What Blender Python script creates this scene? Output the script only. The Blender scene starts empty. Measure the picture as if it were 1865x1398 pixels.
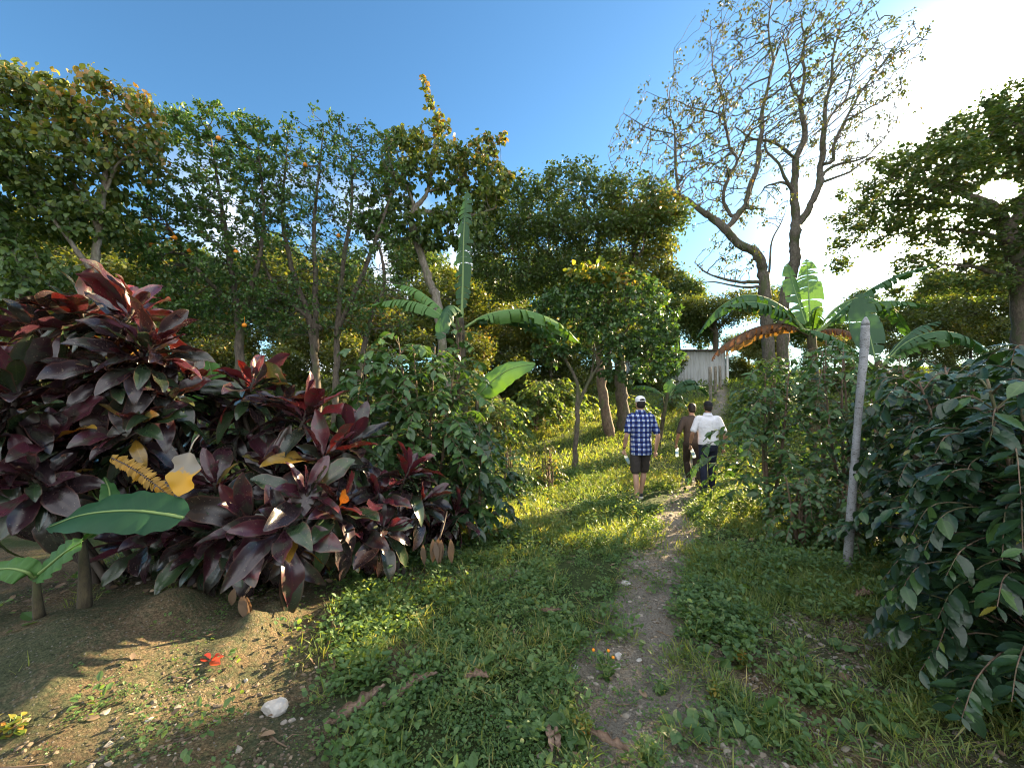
import bpy, math
import numpy as np
from mathutils import Vector, Matrix

# ------------------------------------------------------------------ camera
SC = bpy.context.scene
COL = SC.collection
F, W, H, YH = 750.0, 1865.0, 1398.0, 720.0      # focal length and frame in photo pixels, row of the horizon
EYE = 1.65
PITCH = math.atan((YH - H / 2) / F)
cam = bpy.data.cameras.new('camera')
cam.sensor_fit = 'HORIZONTAL'
cam.sensor_width = 36.0
cam.lens = 36.0 * F / W
cam.clip_start = 0.05
cam.clip_end = 3000
camo = bpy.data.objects.new('camera', cam)
COL.objects.link(camo)
camo.location = (0, 0, EYE)
camo.rotation_euler = (math.radians(90) + PITCH, 0, 0)
SC.camera = camo
_R = np.array([1., 0, 0])
_F = np.array([0, math.cos(PITCH), math.sin(PITCH)])
_U = np.array([0, -math.sin(PITCH), math.cos(PITCH)])


def P(px, py, d):
    """the place seen at photo pixel (px, py), d metres deep"""
    return np.array([0, 0, EYE]) + d * (_F + (px - W / 2) / F * _R + (H / 2 - py) / F * _U)


# ------------------------------------------------------------------ light
SUN = P(1826, 345, 1.0) - np.array([0, 0, EYE])
SUN /= np.linalg.norm(SUN)
SUN_EL = math.asin(SUN[2])
SUN_AZ = math.atan2(SUN[0], SUN[1])
sl = bpy.data.lights.new('sun', 'SUN')
sl.energy = 5.0
sl.angle = math.radians(0.5)
sl.color = (1.0, 0.76, 0.44)
slo = bpy.data.objects.new('sun', sl)
COL.objects.link(slo)
slo.rotation_euler = Vector(SUN).to_track_quat('Z', 'Y').to_euler()
slo.location = (10, 8, 12)

wd = bpy.data.worlds.new('World')
SC.world = wd
wd.use_nodes = True
nt = wd.node_tree
nt.nodes.clear()


class G:
    """small helper for node graphs"""
    def __init__(s, t):
        s.t = t

    def n(s, typ, ins=None, **kw):
        nd = s.t.nodes.new(typ)
        for k, v in kw.items():
            setattr(nd, k, v)
        for k, v in (ins or {}).items():
            sock = nd.inputs[k]
            if isinstance(v, bpy.types.NodeSocket):
                s.t.links.new(v, sock)
            else:
                if isinstance(v, tuple) and len(v) == 3 and sock.type == 'RGBA':
                    v = v + (1,)
                sock.default_value = v
        return nd

    def math(s, op, a, b=0.0, c=0.0, clamp=False):
        nd = s.n('ShaderNodeMath', {0: a, 1: b, 2: c}, operation=op)
        nd.use_clamp = clamp
        return nd.outputs[0]

    def vmath(s, op, a, b=(0, 0, 0)):
        return s.n('ShaderNodeVectorMath', {0: a, 1: b}, operation=op)

    def mix(s, fac, a, b, blend='MIX'):
        nd = s.n('ShaderNodeMix', data_type='RGBA', blend_type=blend)
        for i, v in ((0, fac), (6, a), (7, b)):
            if isinstance(v, bpy.types.NodeSocket):
                s.t.links.new(v, nd.inputs[i])
            else:
                if isinstance(v, tuple) and len(v) == 3:
                    v = v + (1,)
                nd.inputs[i].default_value = v
        return nd.outputs[2]

    def ramp(s, fac, stops, interp='LINEAR'):
        nd = s.n('ShaderNodeValToRGB', {0: fac})
        cr = nd.color_ramp
        cr.interpolation = interp
        while len(cr.elements) < len(stops):
            cr.elements.new(0.5)
        for e, (p, c) in zip(cr.elements, stops):
            e.position = p
            e.color = tuple(c) + (1,) if len(c) == 3 else c
        return nd.outputs[0]

    def noise(s, vec, scale, detail=4, rough=0.55, dist=0.0):
        nd = s.n('ShaderNodeTexNoise', {'Scale': scale, 'Detail': detail, 'Roughness': rough, 'Distortion': dist})
        if vec is not None:
            s.t.links.new(vec, nd.inputs['Vector'])
        return nd.outputs[0]


g = G(nt)
sky = g.n('ShaderNodeTexSky', sky_type='NISHITA')
sky.sun_disc = False
sky.sun_elevation = SUN_EL
sky.sun_rotation = SUN_AZ
sky.altitude = 900
sky.air_density = 1.0
sky.dust_density = 0.8
sky.ozone_density = 3.0
tc = g.n('ShaderNodeTexCoord')
dirv = tc.outputs['Generated']
# clouds low over the left horizon, part of the sky itself
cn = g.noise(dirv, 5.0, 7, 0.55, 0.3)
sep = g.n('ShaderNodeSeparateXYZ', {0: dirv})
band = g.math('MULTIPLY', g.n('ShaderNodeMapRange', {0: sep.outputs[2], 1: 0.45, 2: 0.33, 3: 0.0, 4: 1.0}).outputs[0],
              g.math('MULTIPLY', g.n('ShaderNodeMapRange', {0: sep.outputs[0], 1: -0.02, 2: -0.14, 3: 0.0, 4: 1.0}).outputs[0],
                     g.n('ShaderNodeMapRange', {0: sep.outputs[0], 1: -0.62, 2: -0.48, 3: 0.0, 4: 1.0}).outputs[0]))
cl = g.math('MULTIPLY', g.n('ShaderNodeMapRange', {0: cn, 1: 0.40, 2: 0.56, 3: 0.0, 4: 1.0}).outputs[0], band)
# bright aureole of hazy air around the low sun
dt = g.vmath('DOT_PRODUCT', dirv, tuple(SUN)).outputs['Value']
au = g.math('POWER', g.math('MAXIMUM', dt, 0.0), 75.0)
au2 = g.math('POWER', g.math('MAXIMUM', dt, 0.0), 240.0)
glow = g.math('ADD', g.math('MULTIPLY', au, 15.0), g.math('MULTIPLY', au2, 120.0))
skyc = g.mix(1.0, sky.outputs[0], (0.34, 0.48, 0.50), 'MULTIPLY')
# unseen cloud field behind and above the camera, added as fill light
cn_fill = g.noise(dirv, 2.6, 6, 0.6, 0.4)
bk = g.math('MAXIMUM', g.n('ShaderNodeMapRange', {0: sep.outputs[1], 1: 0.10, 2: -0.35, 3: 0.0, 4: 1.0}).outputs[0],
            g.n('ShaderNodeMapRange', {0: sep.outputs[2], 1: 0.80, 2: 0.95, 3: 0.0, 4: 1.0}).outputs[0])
cl_fill = g.math('MULTIPLY', g.n('ShaderNodeMapRange', {0: cn_fill, 1: 0.38, 2: 0.52, 3: 0.0, 4: 1.0}).outputs[0], bk)
skyc = g.mix(cl_fill, skyc, (4.3, 4.4, 4.45))
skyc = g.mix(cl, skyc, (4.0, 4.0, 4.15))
gl = g.vmath('SCALE', (1.0, 0.93, 0.82))
nt.links.new(glow, gl.inputs['Scale'])
skyc = g.mix(1.0, skyc, gl.outputs[0], 'ADD')
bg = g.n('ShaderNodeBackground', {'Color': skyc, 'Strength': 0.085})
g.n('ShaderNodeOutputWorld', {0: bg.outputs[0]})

SC.view_settings.view_transform = 'Standard'
SC.view_settings.look = 'None'
SC.view_settings.gamma = 1.0
SC.view_settings.exposure = 2.85
SC.cycles.max_bounces = 9
SC.cycles.diffuse_bounces = 5
SC.cycles.glossy_bounces = 2
SC.cycles.transmission_bounces = 5
SC.cycles.transparent_max_bounces = 6
SC.cycles.caustics_reflective = False
SC.cycles.caustics_refractive = False
SC.cycles.sample_clamp_indirect = 6.0
SC.cycles.use_denoising = True
SC.cycles.pixel_filter_type = 'BLACKMAN_HARRIS'
SC.cycles.filter_width = 1.1
SC.cycles.use_adaptive_sampling = True
SC.cycles.adaptive_threshold = 0.015

# ------------------------------------------------------------------ mesh helpers


def nrm(v):
    v = np.asarray(v, float)
    return v / np.maximum(np.linalg.norm(v, axis=-1, keepdims=True), 1e-9)


class MB:
    """collects vertices, quads, triangles and a per-vertex attribute 'lf' (u along, v across, random)"""
    def __init__(s):
        s.V, s.Q, s.T, s.A, s.n = [], [], [], [], 0

    def add(s, V, Q=None, T=None, A=None):
        V = np.asarray(V, np.float32).reshape(-1, 3)
        if A is None:
            A = np.zeros_like(V)
        s.V.append(V)
        s.A.append(np.asarray(A, np.float32).reshape(-1, 3))
        if Q is not None and len(Q):
            s.Q.append(np.asarray(Q, np.int64).reshape(-1, 4) + s.n)
        if T is not None and len(T):
            s.T.append(np.asarray(T, np.int64).reshape(-1, 3) + s.n)
        s.n += len(V)

    def mesh(s, name, smooth=True):
        V = np.concatenate(s.V)
        A = np.concatenate(s.A)
        Q = np.concatenate(s.Q) if s.Q else np.zeros((0, 4), np.int64)
        T = np.concatenate(s.T) if s.T else np.zeros((0, 3), np.int64)
        m = bpy.data.meshes.new(name)
        m.vertices.add(len(V))
        m.vertices.foreach_set('co', V.ravel())
        loops = np.concatenate([Q.ravel(), T.ravel()]).astype(np.int32)
        m.loops.add(len(loops))
        m.loops.foreach_set('vertex_index', loops)
        st = np.concatenate([np.arange(len(Q)) * 4, len(Q) * 4 + np.arange(len(T)) * 3]).astype(np.int32)
        m.polygons.add(len(st))
        m.polygons.foreach_set('loop_start', st)
        m.polygons.foreach_set('use_smooth', np.full(len(st), smooth, bool))
        at = m.attributes.new('lf', 'FLOAT_VECTOR', 'POINT')
        at.data.foreach_set('vector', A.ravel())
        m.update(calc_edges=True)
        return m

    def build(s, name, mat, parent=None, smooth=True):
        m = s.mesh(name, smooth)
        o = bpy.data.objects.new(name, m)
        COL.objects.link(o)
        if mat is not None:
            m.materials.append(mat)
        if parent is not None:
            o.parent = parent
            o.matrix_parent_inverse = parent.matrix_world.inverted() if False else Matrix.Translation(-parent.location)
        return o


def root(name, loc, label, cat, group=None):
    o = bpy.data.objects.new(name, None)
    o.empty_display_size = 0.1
    COL.objects.link(o)
    o.location = tuple(float(c) for c in loc)
    tag(o, label, cat, group)
    return o


def tag(o, label=None, cat=None, group=None, kind=None):
    if label:
        o['label'] = label
    if cat:
        o['category'] = cat
    if group:
        o['group'] = group
    if kind:
        o['kind'] = kind
    return o


def tube(mb, pts, rad, sides=7, cap=True, rnd=0.0, flat=1.0, side=None):
    """a smooth tube through pts; rad one radius per point; flat squashes it across 'side'"""
    pts = np.asarray(pts, float)
    n = len(pts)
    rad = np.broadcast_to(np.asarray(rad, float), (n,))
    d = np.gradient(pts, axis=0)
    d = nrm(d)
    ref = np.array([1., 0, 0]) if abs(d[0][0]) < 0.8 else np.array([0, 1., 0])
    if side is not None:
        ref = np.asarray(side, float)
    u = np.zeros((n, 3))
    cur = ref
    for i in range(n):
        cur = cur - d[i] * cur.dot(d[i])
        cur = cur / max(np.linalg.norm(cur), 1e-9)
        u[i] = cur
    w = np.cross(d, u)
    a = np.linspace(0, 2 * np.pi, sides, endpoint=False)
    V = pts[:, None] + rad[:, None, None] * (np.cos(a)[None, :, None] * u[:, None] + flat * np.sin(a)[None, :, None] * w[:, None])
    V = V.reshape(-1, 3)
    i = np.arange(n - 1)[:, None] * sides
    j = np.arange(sides)[None]
    k = (j + 1) % sides
    Q = np.stack([i + j, i + k, i + sides + k, i + sides + j], -1).reshape(-1, 4)
    L = np.concatenate([[0], np.cumsum(np.linalg.norm(np.diff(pts, axis=0), axis=1))])
    A = np.stack([np.repeat(L, sides), np.tile(a / (2 * np.pi), n), np.full(n * sides, rnd)], -1)
    T = None
    if cap:
        V = np.concatenate([V, pts[:1], pts[-1:]])
        A = np.concatenate([A, A[:1], A[-1:]])
        b0, b1 = n * sides, n * sides + 1
        jj = np.arange(sides)
        kk = (jj + 1) % sides
        T = np.concatenate([np.stack([np.full(sides, b0), kk, jj], -1),
                            np.stack([np.full(sides, b1), (n - 1) * sides + jj, (n - 1) * sides + kk], -1)])
    mb.add(V, Q, T, A)


def spline(pts, n):
    """Catmull-Rom through the rows of pts (any number of columns)"""
    p = np.asarray(pts, float)
    if len(p) < 3:
        t = np.linspace(0, 1, n)[:, None]
        return p[0] * (1 - t) + p[-1] * t
    q = np.concatenate([[2 * p[0] - p[1]], p, [2 * p[-1] - p[-2]]])
    t = np.linspace(0, len(p) - 1 - 1e-6, n)
    i = t.astype(int)
    f = (t - i)[:, None]
    a, b, c, d = q[i], q[i + 1], q[i + 2], q[i + 3]
    return 0.5 * (2 * b + (c - a) * f + (2 * a - 5 * b + 4 * c - d) * f ** 2 + (3 * b - a - 3 * c + d) * f ** 3)


# ---- leaves
def leaf_tpl(us, prof, nv=1, fold=0.25, wave=0.0, wfreq=7.0):
    us = np.asarray(us, float)
    xs = np.linspace(-1, 1, 2 * nv + 1)
    pw = np.array([prof(u) for u in us])
    X = pw[:, None] * xs[None]
    Y = np.repeat(us[:, None], len(xs), 1)
    Z = fold * np.abs(X) + wave * np.sin(us * wfreq * 2 * np.pi)[:, None] * np.abs(xs[None]) ** 1.5
    T = np.stack([X, Y, Z], -1).reshape(-1, 3)
    UV = np.stack([Y, np.repeat(xs[None], len(us), 0)], -1).reshape(-1, 2)
    nc = len(xs)
    i = np.arange(len(us) - 1)[:, None] * nc
    j = np.arange(nc - 1)[None]
    Q = np.stack([i + j, i + j + 1, i + nc + j + 1, i + nc + j], -1).reshape(-1, 4)
    return T, UV, Q


def lance(a=0.45, p=1.0):
    def f(u):
        u = min(max(u, 0.0), 1.0)
        return max(0.02, (math.sin(math.pi * u ** (math.log(0.5) / math.log(a)))) ** p)
    return f


TPL_DIA = (np.array([[0, 0, 0], [-1, .5, .22], [0, 1, -.04], [1, .5, .22]]), np.array([[0, 0], [.5, -1], [1, 0], [.5, 1]]), np.array([[0, 3, 2, 1]]))
TPL_OVAL = leaf_tpl([0, .2, .5, .8, 1], lance(0.48, .8), 1, 0.2)
TPL_MID = leaf_tpl([0, .12, .35, .62, .85, 1], lance(0.42), 1, 0.22)
TPL_COFFEE = leaf_tpl(np.linspace(0, 1, 17), lance(0.46, .9), 2, 0.18, 0.075, 6.0)
TPL_TI = leaf_tpl([0, .05, .1, .16, .24, .34, .45, .57, .69, .8, .89, .96, 1], lambda u: max(0.15, lance(0.56, .62)((u - .06) / .94)) if u < .97 else .22 if u < .99 else .03, 2, 0.36, 0.15, 2.6)


def add_leaves(mb, tpl, O, Y, N, L, Wd, bend=0.2, rnd=None, rng=None, twist=None):
    """one leaf per row: origin O, direction Y, upward normal N, length L, half width Wd"""
    T, UV, Q = tpl
    n = len(O)
    if n == 0:
        return
    Y = nrm(Y)
    X = nrm(np.cross(Y, N))
    Z = np.cross(X, Y)
    L = np.broadcast_to(np.asarray(L, float), (n,))
    Wd = np.broadcast_to(np.asarray(Wd, float), (n,))
    bend = np.broadcast_to(np.asarray(bend, float), (n,))
    u = T[:, 1]
    xx = T[None, :, 0] * Wd[:, None]
    yy = (u - 0.33 * np.abs(bend)[:, None] * u ** 2) * L[:, None]
    zz = T[None, :, 2] * Wd[:, None] - bend[:, None] * (u ** 2)[None] * L[:, None] * 0.6
    if twist is not None:
        an = twist[:, None] * u[None]
        xx, zz = xx * np.cos(an) - 0 * zz, zz + xx * np.sin(an)
    V = O[:, None] + xx[..., None] * X[:, None] + yy[..., None] * Y[:, None] + zz[..., None] * Z[:, None]
    if rnd is None:
        rnd = rng.random(n)
    A = np.concatenate([np.broadcast_to(UV[None], (n,) + UV.shape), np.broadcast_to(rnd[:, None, None], (n, len(T), 1))], -1)
    k = len(T)
    QQ = Q[None] + (np.arange(n) * k)[:, None, None]
    mb.add(V.reshape(-1, 3), QQ.reshape(-1, 4), None, A.reshape(-1, 3))


# ---- value noise for placing things
_NG = np.random.default_rng(77).random((256, 256))


def vnoise(x, y):
    x = np.asarray(x, float)
    y = np.asarray(y, float)
    xi, yi = np.floor(x).astype(int), np.floor(y).astype(int)
    fx, fy = x - xi, y - yi
    fx, fy = fx * fx * (3 - 2 * fx), fy * fy * (3 - 2 * fy)
    g_ = lambda a, b: _NG[a % 256, b % 256]
    return (g_(xi, yi) * (1 - fx) + g_(xi + 1, yi) * fx) * (1 - fy) + (g_(xi, yi + 1) * (1 - fx) + g_(xi + 1, yi + 1) * fx) * fy


def fbm(x, y, o=4):
    r, a, t = 0, 0.5, 0
    for k in range(o):
        r = r + a * vnoise(x * 2 ** k + 17 * k, y * 2 ** k + 31 * k)
        t += a
        a *= 0.5
    return r / t


# ------------------------------------------------------------------ terrain
_TY = np.array([-400, -10, 0, 3, 5, 7, 8, 9.5, 12, 14, 18, 24, 30, 40, 60, 120, 300, 900.])
_TZ = np.array([0, 0, 0, -.03, -.1, -.18, -.24, -.18, .1, .42, 1.15, 2.3, 2.9, 3.4, 4.2, 7, 14, 30.])


def smooth(a, b, x):
    t = np.clip((x - a) / (b - a), 0, 1)
    return t * t * (3 - 2 * t)


PATH_PX = [(1215, 1500), (1225, 1398), (1190, 1290), (1160, 1180), (1165, 1110), (1190, 1040), (1218, 980), (1226, 940), (1245, 900), (1270, 850), (1292, 800), (1306, 760), (1312, 725), (1314, 702)]


def base_h(x, y):
    x = np.asarray(x, float)
    y = np.asarray(y, float)
    z = (np.interp(y, _TY, _TZ) + np.interp(y - .8, _TY, _TZ) + np.interp(y + .8, _TY, _TZ)) / 3
    bank = smooth(-0.9, -2.6, x) * smooth(1.2, 2.6, y) * (1 - smooth(7, 10, y))
    z = z + 0.22 * bank
    z = z + (fbm(x * .35 + 3, y * .35 + 8) - .5) * 0.18 * smooth(1, 6, np.hypot(x, y))
    z = z + smooth(9, 60, np.abs(x)) * 1.2
    return z


def G_(px, py):
    """where the ground is met at a photo pixel"""
    d0, step = 0.6, 0.02
    while d0 < 200:
        p = P(px, py, d0)
        if p[2] <= float(base_h(p[0], p[1])):
            break
        d0 += step
        step = max(0.02, d0 * .01)
    return P(px, py, d0)


PATH = np.array([G_(*q)[:2] for q in PATH_PX])


def path_dist(x, y):
    x = np.asarray(x, float)
    y = np.asarray(y, float)
    best = np.full(x.shape, 1e9)
    for a, b in zip(PATH[:-1], PATH[1:]):
        ab = b - a
        t = np.clip(((x - a[0]) * ab[0] + (y - a[1]) * ab[1]) / ab.dot(ab), 0, 1)
        best = np.minimum(best, np.hypot(x - a[0] - t * ab[0], y - a[1] - t * ab[1]))
    return best


def bare(x, y):
    """0 under full growth, 1 on bare earth: the trodden path, the swept earth on the left, patches"""
    x = np.asarray(x, float)
    y = np.asarray(y, float)
    wv = (fbm(x * 2.2, y * 2.2) - .5)
    pd = path_dist(x, y) + wv * .35
    wid = np.interp(y, [1, 2.5, 4, 6, 9, 14, 30], [.52, .38, .30, .24, .20, .22, .35])
    p = 1 - smooth(wid * .5, wid * 1.4, pd)
    p = p * (.80 + .20 * smooth(.36, .56, fbm(x * 2.6 + 11, y * 2.6 + 5, 3)))
    left = smooth(0.14, -0.20, x - (-1.28 + (3.2 - y) * .46) + wv * .5) * (1 - smooth(3.6, 4.6, y))
    patch = smooth(.60, .70, fbm(x * 1.5 + 40, y * 1.5 + 9)) * .9 * (1 - smooth(3, 6, y))
    near = (1 - smooth(1.75, 2.5, y + wv)) * .8
    right = (1 - smooth(0.25, .6, np.hypot(x - 2.3, y - 2.9) + wv * .5)) * .95
    return np.clip(np.maximum.reduce([p, left, patch, near * 1.1 * smooth(-.35, .6, x + wv) , right]), 0, 1)


def ground_h(x, y):
    z = base_h(x, y)
    r = np.hypot(x, y)
    fade = 1 - smooth(7, 12, r)
    z = z + fade * ((fbm(x * 1.7, y * 1.7, 4) - .5) * .10 + (fbm(x * 7 + 5, y * 7, 3) - .5) * .035)
    z = z - .03 * (1 - smooth(.15, .4, path_dist(x, y)))
    return z


# ------------------------------------------------------------------ materials
def mat(name):
    m = bpy.data.materials.new(name)
    m.use_nodes = True
    m.node_tree.nodes.clear()
    return m, G(m.node_tree)


def out(g, sh, disp=None):
    g.n('ShaderNodeOutputMaterial', {0: sh})


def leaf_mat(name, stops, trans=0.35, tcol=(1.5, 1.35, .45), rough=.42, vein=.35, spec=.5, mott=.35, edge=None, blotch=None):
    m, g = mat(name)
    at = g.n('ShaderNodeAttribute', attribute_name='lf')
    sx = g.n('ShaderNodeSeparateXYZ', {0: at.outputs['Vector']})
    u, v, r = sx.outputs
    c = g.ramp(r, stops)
    tcn = g.n('ShaderNodeTexCoord')
    nz = g.noise(tcn.outputs['Object'], 9.0, 3)
    c = g.mix(g.math('MULTIPLY', nz, mott), c, g.mix(1.0, c, (.55, .5, .4), 'MULTIPLY'))
    if blotch:
        b1 = g.noise(tcn.outputs['Object'], 7.0, 4, .6, .6)
        c = g.mix(g.n('ShaderNodeMapRange', {0: b1, 1: .52, 2: .62, 3: 0., 4: .75}).outputs[0], c, blotch)
        b2 = g.noise(tcn.outputs['Object'], 70.0, 2)
        c = g.mix(g.n('ShaderNodeMapRange', {0: b2, 1: .66, 2: .70, 3: 0., 4: .6}).outputs[0], c, (.16, .13, .10))
    if vein:
        av = g.math('ABSOLUTE', v)
        mid = g.math('SUBTRACT', 1.0, g.n('ShaderNodeMapRange', {0: av, 1: 0.03, 2: 0.11, 3: 0.0, 4: 1.0}).outputs[0])
        sv = g.math('SINE', g.math('MULTIPLY', g.math('SUBTRACT', u, g.math('MULTIPLY', av, .12)), 60.0))
        sv = g.math('MULTIPLY', g.n('ShaderNodeMapRange', {0: sv, 1: .82, 2: 1.0, 3: 0.0, 4: .5}).outputs[0], 1.0)
        c = g.mix(g.math('MULTIPLY', g.math('MAXIMUM', mid, sv), vein), c, g.mix(1.0, c, (1.9, 1.8, 1.3), 'MULTIPLY'))
    if edge:
        c = g.mix(g.n('ShaderNodeMapRange', {0: g.math('ABSOLUTE', v), 1: .82, 2: 1.0, 3: 0.0, 4: .6}).outputs[0], c, edge)
    bs = g.n('ShaderNodeBsdfPrincipled', {'Base Color': c, 'Roughness': rough})
    bs.inputs['Specular IOR Level'].default_value = spec
    tr = g.n('ShaderNodeBsdfTranslucent', {'Color': g.mix(1.0, c, tcol, 'MULTIPLY')})
    mx = g.n('ShaderNodeMixShader', {0: trans, 1: bs.outputs[0], 2: tr.outputs[0]})
    out(g, mx.outputs[0])
    return m


def bark_mat(name, c1, c2, scale=14.0, moss=None, rough=.9):
    m, g = mat(name)
    tcn = g.n('ShaderNodeTexCoord')
    mp = g.n('ShaderNodeMapping', {0: tcn.outputs['Object'], 'Scale': (1, 1, .45)})
    a = g.noise(mp.outputs[0], scale, 6, .65)
    b = g.noise(mp.outputs[0], scale * .28, 3, .5)
    c = g.mix(g.n('ShaderNodeMapRange', {0: a, 1: .35, 2: .65, 3: 0., 4: 1.}).outputs[0], c1, c2)
    if moss:
        c = g.mix(g.n('ShaderNodeMapRange', {0: b, 1: .5, 2: .62, 3: 0., 4: .8}).outputs[0], c, moss)
    bp = g.n('ShaderNodeBump', {'Strength': .7, 'Distance': .02, 'Height': a})
    bs = g.n('ShaderNodeBsdfPrincipled', {'Base Color': c, 'Roughness': rough, 'Normal': bp.outputs[0]})
    out(g, bs.outputs[0])
    return m


def plain_mat(name, c, rough=.8, nscale=30., var=.25, bump=0., spec=.3):
    m, g = mat(name)
    tcn = g.n('ShaderNodeTexCoord')
    nz = g.noise(tcn.outputs['Object'], nscale, 5, .6)
    cc = g.mix(g.math('MULTIPLY', nz, var * 2), c, tuple(x * .45 for x in c))
    ins = {'Base Color': cc, 'Roughness': rough}
    if bump:
        ins['Normal'] = g.n('ShaderNodeBump', {'Strength': bump, 'Distance': .01, 'Height': nz}).outputs[0]
    bs = g.n('ShaderNodeBsdfPrincipled', ins)
    bs.inputs['Specular IOR Level'].default_value = spec
    out(g, bs.outputs[0])
    return m


M = {}
M['weed'] = leaf_mat('weed_leaf', [(0, (.048, .112, .042)), (.4, (.080, .165, .058)), (.8, (.125, .215, .070)), (.95, (.20, .25, .08)), (1, (.28, .26, .10))], .48, tcol=(2.3, 1.75, .45), rough=.5, vein=0)
M['grass'] = leaf_mat('grass_blade', [(0, (.07, .14, .045)), (.5, (.13, .20, .06)), (.85, (.23, .27, .085)), (1, (.40, .35, .16))], .52, tcol=(2.0, 1.7, .5), rough=.5, vein=0)
M['coffee'] = leaf_mat('coffee_leaf', [(0, (.018, .042, .022)), (.5, (.026, .062, .028)), (.80, (.045, .10, .032)), (.95, (.09, .17, .045)), (1, (.25, .22, .04))], .28, rough=.3, spec=.6)
M['shrub'] = leaf_mat('shrub_leaf', [(0, (.038, .088, .034)), (.5, (.056, .12, .04)), (.9, (.09, .17, .05)), (1, (.28, .25, .05))], .28, tcol=(1.4, 1.4, .45), rough=.36, spec=.5)
M['citrus'] = leaf_mat('citrus_leaf', [(0, (.05, .115, .034)), (.55, (.078, .165, .044)), (.92, (.12, .21, .055)), (1, (.28, .22, .05))], .32, tcol=(1.4, 1.35, .5), rough=.36, vein=0)
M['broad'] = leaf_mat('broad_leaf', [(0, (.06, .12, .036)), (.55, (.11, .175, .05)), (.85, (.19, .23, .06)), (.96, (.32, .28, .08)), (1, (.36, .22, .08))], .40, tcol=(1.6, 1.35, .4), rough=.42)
M['canopy'] = leaf_mat('canopy_leaf', [(0, (.05, .095, .034)), (.6, (.085, .145, .046)), (.9, (.13, .175, .05)), (1, (.22, .18, .055))], .34, tcol=(1.4, 1.35, .5), vein=0)
M['canopy_warm'] = leaf_mat('canopy_warm_leaf', [(0, (.06, .095, .028)), (.5, (.10, .135, .036)), (.9, (.15, .16, .04)), (1, (.26, .17, .045))], .40, vein=0)
M['sparse'] = leaf_mat('sparse_leaf', [(0, (.045, .07, .022)), (.6, (.075, .10, .03)), (.92, (.12, .12, .035)), (1, (.17, .10, .04))], .28, vein=0, rough=.6, spec=.25)
M['gold'] = leaf_mat('golden_leaf', [(0, (.10, .16, .03)), (.6, (.18, .22, .04)), (.9, (.30, .24, .05)), (1, (.38, .18, .05))], .45, vein=0)
M['banana'] = leaf_mat('banana_leaf', [(0, (.026, .075, .032)), (.5, (.038, .10, .036)), (1, (.10, .21, .05))], .20, tcol=(1.5, 1.5, .4), rough=.5, vein=0, spec=.28)
M['banana_dry'] = leaf_mat('dry_banana_leaf', [(0, (.10, .052, .03)), (.5, (.16, .085, .04)), (1, (.30, .20, .06))], .2, tcol=(1.3, 1.0, .5), rough=.85, vein=0, blotch=(.07, .04, .025))
M['ti'] = leaf_mat('ti_leaf', [(0, (.32, .19, .02)), (.015, (.26, .16, .03)), (.03, (.030, .060, .024)), (.22, (.022, .042, .021)), (.29, (.020, .014, .016)), (.64, (.028, .014, .020)),
                              (.74, (.048, .015, .026)), (.88, (.072, .018, .030)), (.95, (.14, .018, .020)), (1, (.25, .03, .02))], .15, tcol=(2.0, .9, .5), rough=.27, vein=.35, spec=.65, edge=(.10, .045, .035), blotch=(.034, .040, .030))
M['dead'] = leaf_mat('dead_leaf', [(0, (.10, .07, .05)), (.5, (.18, .12, .075)), (1, (.30, .22, .15))], .15, rough=.8, vein=0, tcol=(1.2, 1, .7))
M['red_leaf'] = leaf_mat('red_fallen_leaf', [(0, (.30, .03, .015)), (1, (.42, .07, .02))], .3, tcol=(1.5, 1, .6), rough=.5, vein=.2)
M['bark_grey'] = bark_mat('grey_bark', (.13, .115, .095), (.30, .27, .23), 22, (.10, .11, .055))
M['bark_dark'] = bark_mat('dark_bark', (.045, .036, .028), (.13, .105, .08), 18, (.06, .07, .03))
M['bark_brown'] = bark_mat('brown_bark', (.08, .05, .035), (.19, .13, .09), 20, (.09, .10, .04))
M['bark_pale'] = bark_mat('pale_bark', (.12, .10, .08), (.27, .24, .20), 25, (.11, .12, .06))
M['bark_mossy'] = bark_mat('mossy_bark', (.045, .038, .03), (.13, .115, .095), 20, (.05, .065, .022))
M['stalk'] = bark_mat('banana_stalk', (.018, .014, .009), (.085, .068, .035), 16, (.05, .06, .022))
M['rib'] = plain_mat('leaf_rib', (.16, .24, .08), .5, 12, .2)
M['red_stem'] = plain_mat('reddish_stem', (.06, .047, .036), .7, 18, .4, .4)
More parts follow.
